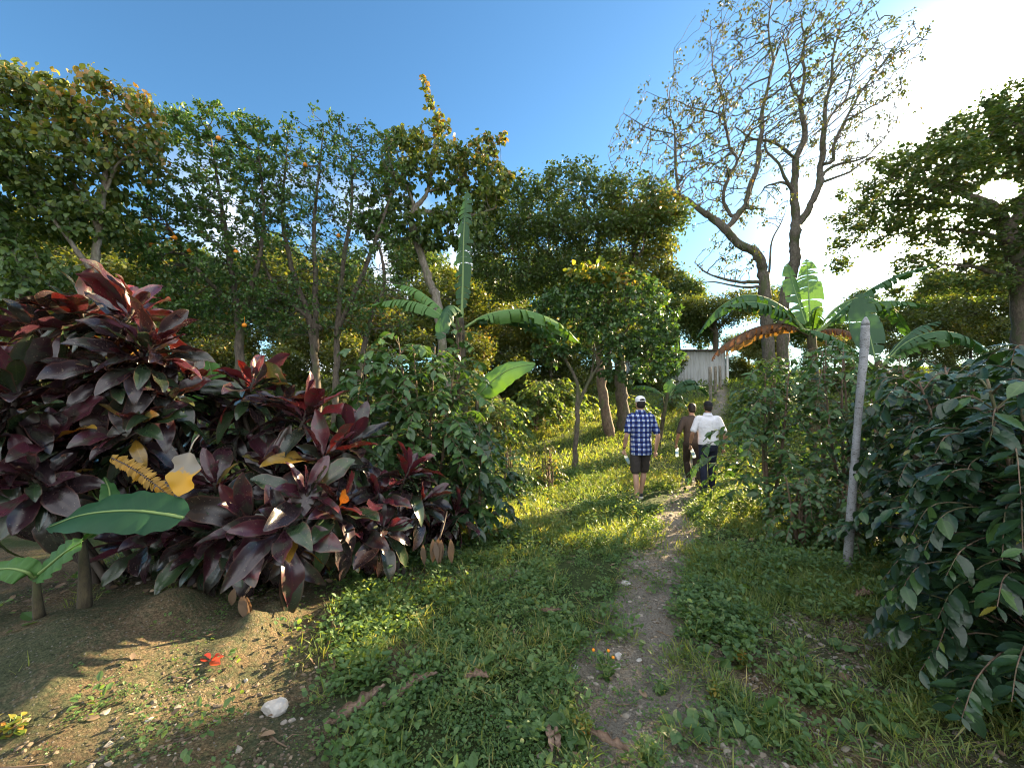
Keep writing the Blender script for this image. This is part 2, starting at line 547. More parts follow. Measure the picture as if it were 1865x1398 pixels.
# ------------------------------------------------------------------ plant builders
def colonize(pos, par, attr, step, kill, iters, rng, bias=(0, 0, 0), jit=.12, cap=9000):
    """space colonisation: grow a branch skeleton from the given nodes towards the attractors"""
    pos = [np.asarray(p, float) for p in pos]
    par = list(par)
    nk = [0] * len(pos)
    A = np.asarray(attr, float)
    nd = np.full(len(A), np.inf)
    ni = np.zeros(len(A), int)

    def upd(new0):
        B = np.array(pos[new0:])
        if not len(B) or not len(A):
            return
        for s in range(0, len(B), 400):
            D = np.linalg.norm(A[:, None] - B[None, s:s + 400], axis=2)
            k = D.argmin(1)
            dm = D[np.arange(len(A)), k]
            w = dm < nd
            nd[w] = dm[w]
            ni[w] = new0 + s + k[w]
    upd(0)
    bias = np.asarray(bias, float)
    for it in range(iters):
        keep = nd > kill
        A, nd, ni = A[keep], nd[keep], ni[keep]
        if not len(A) or len(pos) > cap:
            break
        PA = np.array(pos)
        S = np.zeros((len(pos), 3))
        np.add.at(S, ni, nrm(A - PA[ni]))
        nodes = np.unique(ni)
        n0 = len(pos)
        dead = []
        for i in nodes:
            if nk[i] >= 3:
                dead.append(i)
                continue
            d = nrm(S[i]) + bias + rng.normal(0, jit, 3)
            p = PA[i] + step * nrm(d)
            nk[i] += 1
            pos.append(p)
            par.append(int(i))
            nk.append(0)
        if dead:
            k = ~np.isin(ni, dead)
            A, nd, ni = A[k], nd[k], ni[k]
        if len(pos) == n0:
            break
        upd(n0)
    return np.array(pos), np.array(par)


def blob_points(blobs, n, rng, hollow=.25):
    """points inside ellipsoids (px, py, depth, rx px, ry px[, depth radius m])"""
    vol = np.array([b[3] * b[4] * (b[2] / 8) ** 0.5 for b in blobs], float)
    cnt = np.maximum(1, (n * vol / vol.sum()).astype(int))
    out_ = []
    for b, c in zip(blobs, cnt):
        px, py, d, rx, ry = b[:5]
        rz = b[5] if len(b) > 5 else (rx + ry) * .5 * d / F
        q = nrm(rng.normal(size=(c, 3))) * (rng.random((c, 1)) * (1 - hollow ** 3) + hollow ** 3) ** (1 / 3)
        out_.append(P(px, py, d) + q * np.array([rx * d / F, rz, ry * d / F]))
    return np.concatenate(out_)


def skeleton_mesh(mb, pos, par, rad, sides=5, nmin=0, thin=0.0):
    """short tubes for every grown edge"""
    e = np.array([i for i in range(len(pos)) if par[i] >= 0 and i >= nmin and rad[i] >= thin])
    if not len(e):
        return
    d = np.zeros_like(pos)
    m = par >= 0
    d[m] = nrm(pos[m] - pos[par[m]])
    d[~m] = (0, 0, 1)
    ref = np.where((np.abs(d[:, 2]) < .9)[:, None], np.array([[0, 0, 1.]]), np.array([[1., 0, 0]]))
    u = nrm(np.cross(d, ref))
    w = np.cross(d, u)
    a = np.linspace(0, 2 * np.pi, sides, endpoint=False)
    off = np.cos(a)[None, :, None] * u[:, None] + np.sin(a)[None, :, None] * w[:, None]
    p = par[e]
    rp = np.minimum(rad[p], rad[e] * 1.6)
    V0 = pos[p][:, None] + rp[:, None, None] * off[e]
    V1 = pos[e][:, None] + rad[e][:, None, None] * off[e]
    V = np.concatenate([V0, V1], 1)
    j = np.arange(sides)
    q = np.stack([j, (j + 1) % sides, sides + (j + 1) % sides, sides + j], -1)
    Q = q[None] + (np.arange(len(e)) * 2 * sides)[:, None, None]
    mb.add(V.reshape(-1, 3), Q.reshape(-1, 4))


def tipdist(par):
    t = np.zeros(len(par), int)
    for i in range(len(par) - 1, -1, -1):
        if par[i] >= 0:
            t[par[i]] = max(t[par[i]], t[i] + 1)
    return t


def pipe(par, tip, ex=2.3):
    s = np.zeros(len(par))
    r = np.zeros(len(par))
    for i in range(len(par) - 1, -1, -1):
        r[i] = tip if s[i] == 0 else s[i] ** (1 / ex)
        if par[i] >= 0:
            s[par[i]] += r[i] ** ex
    return r


def twig_leaves(mb, pos, par, rng, per, L, tpl, wid, K=2, droop=.25, up=.3, spread=1.0, jitter=.05, prob=1.0, flat=.0, bend=.25, rbias=0.0, sunny=0.0):
    td = tipdist(par)
    idx = np.where((td <= K) & (par >= 0))[0]
    idx = idx[rng.random(len(idx)) < prob]
    idx = np.repeat(idx, per)
    n = len(idx)
    if not n:
        return 0
    bd = nrm(pos[idx] - pos[par[idx]])
    t = rng.random((n, 1))
    O = pos[par[idx]] * (1 - t) + pos[idx] * t + rng.normal(0, jitter, (n, 3))
    r3 = nrm(rng.normal(size=(n, 3)))
    r3[:, 2] *= (1 - flat)
    Y = nrm(bd * .55 + r3 * spread + np.array([0, 0, up - droop]))
    Y[:, 2] -= droop * rng.random(n)
    N = np.array([0, 0, 1.]) + rng.normal(0, .45 * (1 - flat * .6), (n, 3))
    rnd = np.clip(rng.random(n) + rbias, 0, 1)
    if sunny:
        s = (O - O.mean(0)).dot(SUN * .6 + np.array([0, 0, .6]))  # sunlight put into leaf colour: lighter, yellower toward the sun side and top
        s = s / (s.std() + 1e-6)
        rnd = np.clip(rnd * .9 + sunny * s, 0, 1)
    l = L * rng.uniform(.65, 1.2, n)
    add_leaves(mb, tpl, O, Y, N, l, l * wid, bend * rng.uniform(.2, 1.6, n), rnd)
    return n


def tree(name, label, cat, base, trunks, blobs, natt, step, kill, lf, bark, leafmat, seed, group=None, tip=.006, bias=(0, 0, .05), iters=90,
         thin=0.0, hollow=.25, dead=0.0, extra=None, cap=9000, jit=.12, twigs=True, ex=2.3, crook=0.0, gaps=()):
    """trunks: polylines of (px, py, depth, radius m); the crown grows from their outer ends into the blobs"""
    rng = np.random.default_rng(seed)
    r = root(name, base, label, cat, group)
    tm = MB()
    pos, par, rmin = [], [], []
    for tr in trunks:
        w = np.array([list(P(q[0], q[1], q[2])) + [q[3]] for q in tr])
        if tr[0][-1] == 'g':
            pass
        n = max(4, int(np.linalg.norm(np.diff(w[:, :3], axis=0), axis=1).sum() / max(step, .12)) + 2)
        s = spline(w, n)
        s[:, :3] += rng.normal(0, .012, (n, 3)) * np.minimum(1, s[:, 3:] * 12)
        if crook:
            k_ = max(4, n // 4)
            s[:, :3] += spline(np.concatenate([[[0, 0, 0.]], rng.normal(0, crook, (k_, 3))]), n)
        s[:, 3] = np.maximum(s[:, 3], .004)
        tube(tm, s[:, :3], s[:, 3] * (1 + .12 * rng.normal(size=n) * .6), 9 if s[0, 3] > .05 else 6)
        k0 = len(pos)
        for i in range(n):
            pos.append(s[i, :3])
            rmin.append(s[i, 3])
            if i == 0:
                if k0 == 0:
                    par.append(-1)
                else:
                    D = np.linalg.norm(np.array(pos[:k0]) - s[0, :3], axis=1)
                    par.append(int(D.argmin()))
            else:
                par.append(k0 + i - 1)
    nmain = len(pos)
    # only the upper two thirds of the drawn limbs may sprout
    att = blob_points(blobs, natt, rng, hollow)
    for (gp, gr) in gaps:          # openings in the crown through which the low sun falls
        v = att - np.asarray(gp, float)
        att = att[np.linalg.norm(v - (v @ SUN)[:, None] * SUN, axis=1) > gr]
    pos, par = colonize(pos, par, att, step, kill, iters, rng, bias, jit, cap)
    rad = pipe(par, tip, ex)
    rad[:nmain] = np.minimum(rad[:nmain], np.array(rmin))
    # children of main nodes must not be thicker than them
    for i in range(nmain, len(pos)):
        rad[i] = min(rad[i], rad[par[i]] * .95)
    rad = np.maximum(rad, tip * .6)
    skeleton_mesh(tm, pos, par, rad, 4, nmain, thin)
    tm.build('trunk', bark, r)
    cm = MB()
    tp = np.concatenate([par[:1], par[1:]])
    sub = np.ones(len(pos), bool)
    n = twig_leaves(cm, pos, tp, rng, **lf)
    if extra:
        extra(r, cm, pos, par, rng)
    if cm.n:
        cm.build('crown', leafmat, r)
    return r, pos, par


def copy_thing(src, loc, rz, sc, label, group=None):
    c = src.copy()
    COL.objects.link(c)
    c.location = tuple(float(v) for v in loc)
    c.rotation_euler = (0, 0, rz)
    c.scale = (sc, sc, sc)
    c['label'] = label
    if group:
        c['group'] = group
    for ch in list(src.children):
        d = ch.copy()
        COL.objects.link(d)
        d.parent = c
        d.matrix_parent_inverse = ch.matrix_parent_inverse
        for gch in ch.children:
            e = gch.copy()
            COL.objects.link(e)
            e.parent = d
            e.matrix_parent_inverse = gch.matrix_parent_inverse
    return c


def gpt(x, y, dz=0.0):
    return np.array([x, y, float(ground_h(x, y)) + dz])


# ---- banana
def banana_leaf(mb, ribmb, O, pts_dir, L, Wd, rng, tear=.6, hang=.6, rnd=None, up=np.array([0, 0, 1.]), n=26):
    """O base point; pts_dir = list of (along, rise) control points of the midrib in units of L, in the vertical plane of a heading"""
    head, ctrl = pts_dir
    head = nrm(np.array([head[0], head[1], 0.0]))
    c = np.array(ctrl, float)
    mid = O + L * (c[:, :1] * head + c[:, 1:2] * up)
    s = spline(mid, n)
    t = nrm(np.gradient(s, axis=0))
    side = nrm(np.cross(t, up) + 1e-6)
    if np.abs(t[:, 2]).min() > .93:
        side = np.tile(nrm(np.cross(head, up)), (n, 1))
    nor = np.cross(side, t)
    us = np.linspace(0, 1, n)
    pet = .13
    prof = np.where(us < pet, 0.02, np.clip(np.sin(np.pi * np.clip((us - pet) / (1 - pet), 0, 1) ** .75), 0, 1) ** .5) * Wd
    prof[-1] = .01
    tube(ribmb, s, np.linspace(.022, .004, n) * (L / 1.8), 6)
    rr = rng.random() if rnd is None else rnd
    for sg in (-1, 1):
        i = int(pet * n)
        while i < n - 1:
            k = 1
            while i + k < n - 1 and rng.random() > tear:
                k += 1
            j = min(i + k, n - 1)
            a = hang * rng.uniform(.5, 1.35) * (0.35 + .65 * math.sin(math.pi * min(1, us[i] * 1.1)))
            gap = rng.uniform(.0, .34) if tear > .05 else 0.0
            cut = rng.uniform(.82, 1.04) if tear > .05 else 1.0
            slope = rng.uniform(.05, .3)
            rows = []
            m = j - i + 1
            for q in range(m):
                f = q / max(1, m - 1)
                ii = i + q
                row = []
                for w in (0, .25, .5, .78, 1.0):
                    ang = a * (w ** .8)
                    # leans towards the tip, droops with gravity towards the edge
                    lat = prof[ii] * w * cut
                    sh = gap * w * ((f - .5) * -2) * (us[1] * L) * .9 if m > 1 else 0
                    p = s[ii] + sg * side[ii] * lat * math.cos(ang) - (up * .75 + nor[ii] * .25) * lat * math.sin(ang) + t[ii] * (lat * slope + sh) + nor[ii] * .01
                    row.append(p)
                rows.append(row)
            V = np.array(rows).reshape(-1, 3)
            ca = 5
            qi = np.arange(m - 1)[:, None] * ca
            qj = np.arange(ca - 1)[None]
            Q = np.stack([qi + qj, qi + qj + 1, qi + ca + qj + 1, qi + ca + qj], -1).reshape(-1, 4)
            A = np.stack([np.repeat(us[i:j + 1], ca), np.tile(np.array([0, .25, .5, .78, 1.0]), m), np.full(m * ca, rr)], -1)
            mb.add(V, Q, None, A)
            i = j
    return s


def banana(base, top, label, leaves, seed, rad=.09, group='banana plants', stem=True):
    """leaves: (heading deg, control kind, length, half width, tear, hang, dry?)"""
    rng = np.random.default_rng(seed)
    base = np.asarray(base, float)
    top = np.asarray(top, float)
    r = root('banana_plant', base, label, 'banana plant', group)
    if stem:
        sm = MB()
        pts = spline([base - (0, 0, .1), base * .6 + top * .4 + rng.normal(0, .03, 3), top, top + (0, 0, .12)], 14)
        tube(sm, pts, np.linspace(rad * 1.25, rad * .55, 14), 10)
        for k in range(7):     # old leaf sheaths round the stem
            a = rng.uniform(0, 6.28)
            z0 = rng.uniform(.05, .8)
            p0 = base + (top - base) * z0
            o = np.array([math.cos(a), math.sin(a), 0]) * rad * 1.02
            tube(sm, spline([p0 + o, p0 + o * 1.25 + (0, 0, .15), p0 + o * 1.7 + (0, 0, .34)], 6), np.linspace(rad * .35, .01, 6), 6, flat=.4)
        sm.build('trunk', M['stalk'], r)
    KIND = {'low': [(0, 0), (.2, .12), (.48, .17), (.78, .08), (1.0, -.10)],
            'arch': [(0, 0), (.25, .28), (.55, .38), (.82, .25), (1.02, -.02)],
            'droop': [(0, 0), (.2, .22), (.45, .22), (.68, .02), (.8, -.28)],
            'flat': [(0, 0), (.3, .22), (.62, .30), (.95, .24)],
            'up': [(0, 0), (.1, .35), (.2, .7), (.27, 1.0)],
            'erect': [(0, 0), (.02, .35), (.035, .7), (.09, 1.0)],
            'rise': [(0, 0), (.3, .3), (.62, .52), (.97, .62)],
            'dead': [(0, 0), (.22, .10), (.50, .06), (.78, -.10), (.86, -.22)]}
    for (hd, kind, L, Wd, tear, hang, dry) in leaves:
        lm, rm = MB(), MB()
        a = math.radians(hd)
        banana_leaf(lm, rm, top + np.array([math.sin(a), math.cos(a), 0]) * .05, ((math.sin(a), math.cos(a)), KIND[kind]), L, Wd, rng, tear, hang)
        lo = lm.build('leaf', M['banana_dry'] if dry else M['banana'], r)
        if dry:
            lo['label'] = 'dry brown hanging leaf'
        rm.build('rib', M['dead'] if dry else M['rib'], lo)
        ro = lo.children[0]
        ro.matrix_parent_inverse = Matrix.Identity(4)
    return r


# ---- coffee and other bushes built of arching side branches with paired leaves
def side_branch_bush(name, label, cat, base, height, spread, nlat, leafL, leafW, tpl, lmat, seed, stems=2, group=None, zmin=.08, pair=.05, droop=.35, bark=None, upr=.3, prob=1.0, flatten=None):
    rng = np.random.default_rng(seed)
    base = np.asarray(base, float)
    r = root(name, base, label, cat, group)
    sm, lm = MB(), MB()
    for s in range(stems):
        a0 = rng.uniform(0, 6.28)
        lean = rng.uniform(.02, .22) * height * (stems > 1)
        tp = base + np.array([math.cos(a0) * lean, math.sin(a0) * lean, height * rng.uniform(.86, 1.02)])
        ax = spline([base + (math.cos(a0) * .03, math.sin(a0) * .03, -.08), base * .5 + tp * .5 + rng.normal(0, .04, 3), tp], 24)
        tube(sm, ax, np.linspace(.022 + height * .004, .006, 24), 7)
        for k in range(nlat // stems):
            z = zmin + (1 - zmin) * (k + rng.random()) / (nlat // stems)
            o = ax[min(23, int(z * 23))]
            a = k * 2.4 + rng.normal(0, .3) + a0
            l = spread * (1.12 - .75 * z ** 1.6) * rng.uniform(.65, 1.1)
            if flatten:
                dd = np.array([math.cos(a), math.sin(a)])
                l *= flatten(dd)
            h = np.array([math.cos(a), math.sin(a), 0])
            br = spline([o, o + h * l * .4 + (0, 0, l * (upr + .1 * rng.normal())), o + h * l * .8 + (0, 0, l * (upr * .8)), o + h * l + (0, 0, l * (upr - droop * rng.uniform(.5, 1.3)))], 12)
            tube(sm, br, np.linspace(.0055, .002, 12), 5, cap=False)
            n = max(3, int(l / pair))
            tt = np.linspace(.14, 1.0, n)
            bi = np.clip((tt * 11).astype(int), 0, 10)
            fr = (tt * 11 - bi)[:, None]
            O = br[bi] * (1 - fr) + br[bi + 1] * fr
            D = nrm(br[bi + 1] - br[bi])
            S = nrm(np.cross(D, (0, 0, 1.)))
            for sg in (-1, 1):
                kp = rng.random(n) < prob
                m = int(kp.sum())
                if not m:
                    continue
                Y = D * .55 + sg * S * (.85 + .25 * rng.normal(size=(n, 1))) + np.array([0, 0, 1]) * rng.normal(-.18, .28, (n, 1))
                N = np.array([0, 0, 1.]) + rng.normal(0, .3, (n, 3)) + D * .2
                Ls = leafL * rng.uniform(.42, 1.2, n) * np.where(tt > .9, .6, 1)
                rn = np.clip(rng.random(n) * .9 + np.where(tt > .9, .12, 0), 0, 1)
                add_leaves(lm, tpl, O[kp], Y[kp], N[kp], Ls[kp], (Ls * leafW)[kp], rng.uniform(.1, .5, m), rn[kp])
    sm.build('stem', bark or M['bark_brown'], r)
    lm.build('foliage', lmat, r)
    return r


# ---- ti plant: canes with heads of broad dark leaves
def ti_plant(base, heads, label, seed, nleaf=30, L=.44):
    rng = np.random.default_rng(seed)
    base = np.asarray(base, float)
    r = root('ti_plant', base, label, 'shrub', 'red and purple leaved shrubs in the bed')
    sm = MB()
    for (px, py, d, sc, tilt, az, red) in heads:
        tp = P(px, py, d)
        b = base + np.array([rng.normal(0, .10), rng.normal(0, .08), -.08])
        dirn = nrm(np.array([math.sin(az) * tilt, math.cos(az) * tilt, 1.0]))
        low = tp - dirn * .38 * sc
        pts = spline([b, b * .5 + low * .5 + np.array([0, .06, -.10 * abs(tilt)]), low, tp], 16)
        tube(sm, pts, np.linspace(.026, .013, 16) * (.8 + .2 * sc), 8)
        lm = MB()
        n = int(nleaf * 1.45 * rng.uniform(.85, 1.15))
        k = np.arange(n)
        f = k / (n - 1)                           # 0 lowest, oldest .. 1 youngest in the middle
        ang = k * 2.399 + rng.uniform(0, 6.28) + rng.normal(0, .38, n)
        e1 = nrm(np.cross(dirn, (0.3, 1, 0.2)))
        e2 = np.cross(dirn, e1)
        rad = np.cos(ang)[:, None] * e1 + np.sin(ang)[:, None] * e2
        el = -.35 + 1.45 * f ** 1.3 + rng.normal(0, .26, n)
        Y = rad * np.cos(el)[:, None] + dirn * np.sin(el)[:, None]
        Y[:, 2] -= .10 * (1 - f)
        N = dirn * np.cos(el)[:, None] - rad * np.sin(el)[:, None] + rng.normal(0, .3, (n, 3)) + np.array([0, 0, .25])
        O = tp - dirn * (.30 * sc * (1 - f))[:, None] + rad * .015
        ls = L * sc * rng.uniform(.62, 1.2, n) * np.where(f > .85, .75, 1.0)
        rn = rng.random(n) * .66 + .05
        yng = f + rng.normal(0, .18, n)
        rn = np.where(yng > .92 - .28 * red, .66 + .32 * np.clip(rng.random(n) * .6 + red * .36, 0, 1), rn)
        rn = np.where(rng.random(n) < .03, .01 + .02 * rng.random(n), rn)
        add_leaves(lm, TPL_TI, O, Y, N, ls, ls * rng.uniform(.135, .19, n), np.clip(1.0 - .80 * f + rng.normal(0, .18, n), .05, 1.4), rn, twist=rng.normal(0, .65, n))
        lm.build('leaf_rosette', M['ti'], r)
    sm.build('stem', M['red_stem'], r)
    return r
# ------------------------------------------------------------------ ground
def axis(a, b, fine0, fine1, h, grow=1.09):
    mid = list(np.arange(fine0, fine1, h))
    lo, s = [fine0], h
    while lo[-1] > a:
        s *= grow
        lo.append(lo[-1] - s)
    hi, s = [mid[-1]], h
    while hi[-1] < b:
        s *= grow
        hi.append(hi[-1] + s)
    return np.array(lo[:0:-1] + mid + hi[1:])


gx = axis(-900, 900, -4.5, 5.5, .035)
gy = axis(-60, 1400, .6, 8.0, .035)
XX, YY = np.meshgrid(gx, gy)
ZZ = ground_h(XX, YY)
# lumps of root and earth under the ti plants
for (px, py, r_, h_) in [(460, 1150, .11, .13), (320, 1110, .16, .12), (500, 1128, .09, .12), (60, 1180, .45, .10), (410, 1190, .10, .06), (640, 1120, .25, .05)]:
    q = G_(px, py)
    dd = ((XX - q[0]) ** 2 + (YY - q[1]) ** 2) / r_ ** 2
    ZZ = ZZ + h_ * np.exp(-dd) * (.75 + .5 * fbm(XX * 14, YY * 14, 3))
nyy, nxx = XX.shape
BR = bare(XX, YY)
gm = MB()
gi = (np.arange(nyy - 1)[:, None] * nxx + np.arange(nxx - 1)[None]).ravel()
gm.add(np.stack([XX, YY, ZZ], -1).reshape(-1, 3), np.stack([gi, gi + 1, gi + nxx + 1, gi + nxx], -1), None,
       np.stack([BR.ravel(), 1 - smooth(.25, .6, path_dist(XX, YY) + (fbm(XX * 3, YY * 3) - .5) * .4).ravel(), np.zeros(BR.size)], -1))
m, g = mat('earth')
tcn = g.n('ShaderNodeTexCoord')
ob = tcn.outputs['Object']
lfs = g.n('ShaderNodeSeparateXYZ', {0: g.n('ShaderNodeAttribute', attribute_name='lf').outputs['Vector']})
br = lfs.outputs[0]
n1 = g.noise(ob, 3.0, 8, .65)
n2 = g.noise(ob, 26.0, 6, .7)
n3 = g.noise(ob, 120.0, 3, .6)
dirt = g.ramp(n1, [(.3, (.12, .088, .055)), (.5, (.20, .15, .095)), (.7, (.27, .21, .14))])
n4 = g.noise(ob, 75.0, 5, .75)
grain = g.n('ShaderNodeMapRange', {0: n4, 1: .36, 2: .64, 3: 0., 4: 1.}).outputs[0]
dirt = g.mix(grain, g.mix(1.0, dirt, (.38, .36, .34), 'MULTIPLY'), g.mix(1.0, dirt, (1.35, 1.33, 1.3), 'MULTIPLY'))
dirt = g.mix(g.math('MULTIPLY', n2, .6), dirt, g.mix(1.0, dirt, (.6, .56, .5), 'MULTIPLY'))
dirt = g.mix(g.math('MULTIPLY', lfs.outputs[1], .65), dirt, g.mix(grain, (.18, .165, .145), (.40, .37, .33)))
mossf = g.n('ShaderNodeMapRange', {0: g.math('ADD', g.math('MULTIPLY', n2, .55), g.math('MULTIPLY', g.noise(ob, 1.6, 5, .6), .6)), 1: .50, 2: .64, 3: 0., 4: .85}).outputs[0]
mossf = g.math('MULTIPLY', mossf, g.math('SUBTRACT', 1.0, g.math('MULTIPLY', lfs.outputs[1], .8)))
dirt2 = g.mix(mossf, dirt, g.mix(grain, (.026, .04, .02), (.095, .115, .06)))
vo = g.n('ShaderNodeTexVoronoi', {'Scale': 55.0, 'Randomness': 1.0})
g.t.links.new(ob, vo.inputs['Vector'])
peb = g.n('ShaderNodeMapRange', {0: vo.outputs['Distance'], 1: .18, 2: .32, 3: 1., 4: 0.}).outputs[0]
vsel = g.n('ShaderNodeSeparateXYZ', {0: vo.outputs['Color']}).outputs[0]
peb = g.math('MULTIPLY', peb, g.math('GREATER_THAN', vsel, .72))
dirt3 = g.mix(g.math('MULTIPLY', peb, .7), dirt2, (.27, .25, .225))
green = g.ramp(n2, [(.3, (.03, .045, .016)), (.6, (.06, .085, .028)), (.8, (.10, .10, .045))])
col = g.mix(g.n('ShaderNodeMapRange', {0: br, 1: .15, 2: .6, 3: 0., 4: 1.}).outputs[0], green, dirt3)
hh = g.math('ADD', g.math('ADD', g.math('MULTIPLY', n2, .6), g.math('MULTIPLY', n4, .6)), g.math('MULTIPLY', peb, .35))
bp = g.n('ShaderNodeBump', {'Strength': 1.0, 'Distance': .05, 'Height': hh})
bs = g.n('ShaderNodeBsdfPrincipled', {'Base Color': col, 'Roughness': .95, 'Normal': bp.outputs[0]})
bs.inputs['Specular IOR Level'].default_value = .15
out(g, bs.outputs[0])
tag(gm.build('ground', m), kind='structure')

# ------------------------------------------------------------------ ground cover (uncountable): weeds and grass
rng = np.random.default_rng(5)


def scatter(n, x0, x1, y0, y1, dens):
    x = rng.uniform(x0, x1, n)
    y = rng.uniform(y0, y1, n)
    k = (np.abs(x) < y * 1.35 + 1.0) & (rng.random(n) < dens(x, y))
    return x[k], y[k]


def clumps(mb, x, y, nl, R, Hh, L, wid, tpl, seed, tilt=(.2, .9), rb=0.0, bend=.3):
    rg = np.random.default_rng(seed)
    c = len(x)
    if not c:
        return
    z = ground_h(x, y)
    sz = rg.uniform(.55, 1.25, c) * (0.7 + .8 * fbm(x * 1.1, y * 1.1, 3))
    crnd = .55 * fbm(x * .8 + 9, y * .8, 3) + .45 * rg.random(c)
    k = np.repeat(np.arange(c), nl)
    n = len(k)
    a = rg.uniform(0, 6.28, n)
    rr = np.sqrt(rg.random(n))
    q = np.stack([np.cos(a), np.sin(a)], -1)
    O = np.zeros((n, 3))
    O[:, :2] = np.stack([x, y], -1)[k] + q * (rr * R * sz[k])[:, None]
    O[:, 2] = z[k] + Hh * sz[k] * (1 - .7 * rr ** 2) * rg.random(n) ** .6
    a2 = a + rg.normal(0, .9, n)
    t = rg.uniform(tilt[0], tilt[1], n)
    Y = np.stack([np.cos(a2) * np.cos(t), np.sin(a2) * np.cos(t), np.sin(t)], -1)
    N = np.array([0, 0, 1.]) + rg.normal(0, .35, (n, 3))
    l = L * rg.uniform(.5, 1.3, n) * (sz[k] * .4 + .6)
    rn = np.clip(.5 * crnd[k] + .5 * rg.random(n) + rb, 0, 1)
    add_leaves(mb, tpl, O, Y, N, l, l * wid, bend * rg.random(n) * 2, rn)


FEET = np.array([P(1168, 911, 7.1)[:2], P(1261, 889, 8.5)[:2], P(1291, 897, 7.9)[:2]])      # trodden down where people walk
tread = lambda x, y: np.prod([smooth(.2, .5, np.hypot(x - f[0], y - f[1])) * .96 + .04 for f in FEET], axis=0)
grow = lambda x, y: np.clip((1 - bare(x, y)) * (.10 + smooth(.28, .48, fbm(x * 1.3, y * 1.3, 4))) + .022, 0, 1) * tread(x, y)
wm = MB()
gm2 = MB()
kind = lambda x, y, o: fbm(x * .9 + o, y * .9 + 2 * o, 3)
x, y = scatter(15000, -3.6, 4.6, 1.2, 4.8, grow)
ka, kb = kind(x, y, 3), kind(x, y, 40)
u = rng.random(len(x))
small = (ka + .25 * u < .60)
med = ~small & (kb + .25 * u < .68)
gr = ~small & ~med
clumps(wm, x[small], y[small], 30, .075, .06, .021, .36, TPL_DIA, 1, (.0, .9))
clumps(wm, x[med], y[med], 22, .085, .11, .036, .33, TPL_OVAL, 2, (.0, .9))
clumps(gm2, x[gr], y[gr], 22, .06, .05, .085, .035, TPL_DIA, 21, (.6, 1.45), .1, .6)
k = rng.random(len(x)) < .12
clumps(gm2, x[k], y[k], 12, .05, .03, .13, .022, TPL_DIA, 22, (.7, 1.5), .2, .7)
k = rng.random(len(x)) < .06
clumps(wm, x[k], y[k], 34, .075, .22, .042, .26, TPL_OVAL, 3, (.0, .8), .1)
k = rng.random(len(x)) < .02
clumps(wm, x[k], y[k], 12, .07, .06, .085, .30, TPL_MID, 31, (.0, .6), -.1)
x, y = scatter(14000, -7, 9, 4.8, 9.5, grow)
u = rng.random(len(x))
ka = kind(x, y, 3)
a_ = ka + .3 * u < .68
clumps(wm, x[a_], y[a_], 24, .12, .13, .040, .34, TPL_DIA, 4)
clumps(gm2, x[~a_], y[~a_], 20, .10, .08, .13, .035, TPL_DIA, 6, (.6, 1.45), .1, .5)
k = rng.random(len(x)) < .09
clumps(wm, x[k], y[k], 26, .10, .32, .055, .26, TPL_DIA, 7, (.0, .8), .15)
x, y = scatter(9000, -14, 20, 9.5, 20, lambda x, y: np.clip(1.05 - bare(x, y), .1, 1))
clumps(gm2, x, y, 16, .22, .16, .13, .07, TPL_DIA, 8, (.3, 1.4), .12)
k = rng.random(len(x)) < .4
clumps(wm, x[k], y[k], 16, .2, .25, .07, .28, TPL_DIA, 81, (.0, 1.), .12)
x, y = scatter(7000, -30, 40, 20, 48, lambda x, y: np.clip(1.05 - bare(x, y), .1, 1))
clumps(wm, x, y, 10, .45, .30, .22, .18, TPL_DIA, 9, (.4, 1.3), .15)
x, y = scatter(5200, -3.6, 2.6, 1.2, 4.2, lambda x, y: bare(x, y) * smooth(.42, .62, fbm(x * 2.4 + 7, y * 2.4, 4)) * .8)
clumps(wm, x, y, 9, .035, .018, .016, .36, TPL_DIA, 41, (.0, .8))
tag(wm.build('ground_cover', M['weed'], smooth=False), 'low green weeds and grass spreading over the earth', 'weeds', kind='stuff')

tag(gm2.build('grass', M['grass'], smooth=False), 'grass blades growing among the weeds and up the slope', 'grass', kind='stuff')

# gravel and crumbs of earth
ICO = None
import bmesh
bm_ = bmesh.new()
bmesh.ops.create_icosphere(bm_, subdivisions=1, radius=1)
ICO_V = np.array([v.co for v in bm_.verts])
ICO_F = np.array([[v.index for v in f.verts] for f in bm_.faces])
bm_.free()
bm_ = bmesh.new()
bmesh.ops.create_icosphere(bm_, subdivisions=3, radius=1)
ICO3_V = np.array([v.co for v in bm_.verts])
ICO3_F = np.array([[v.index for v in f.verts] for f in bm_.faces])
bm_.free()


def pebbles(mb, x, y, s, rg):
    n = len(x)
    V = ICO_V[None] * (1 + rg.normal(0, .20, (n, len(ICO_V), 1)))
    V = V * np.stack([s * rg.uniform(.8, 1.4, n), s * rg.uniform(.7, 1.1, n), s * rg.uniform(.4, .8, n)], -1)[:, None]
    a = rg.uniform(0, 6.28, n)
    ca, sa = np.cos(a)[:, None], np.sin(a)[:, None]
    X = V[..., 0] * ca - V[..., 1] * sa + x[:, None]
    Y = V[..., 0] * sa + V[..., 1] * ca + y[:, None]
    Z = V[..., 2] + (ground_h(x, y) + s * .12)[:, None]
    T = ICO_F[None] + (np.arange(n) * len(ICO_V))[:, None, None]
    A = np.zeros((n, len(ICO_V), 3))
    A[..., 2] = rg.random(n)[:, None]
    mb.add(np.stack([X, Y, Z], -1).reshape(-1, 3), None, T.reshape(-1, 3), A.reshape(-1, 3))


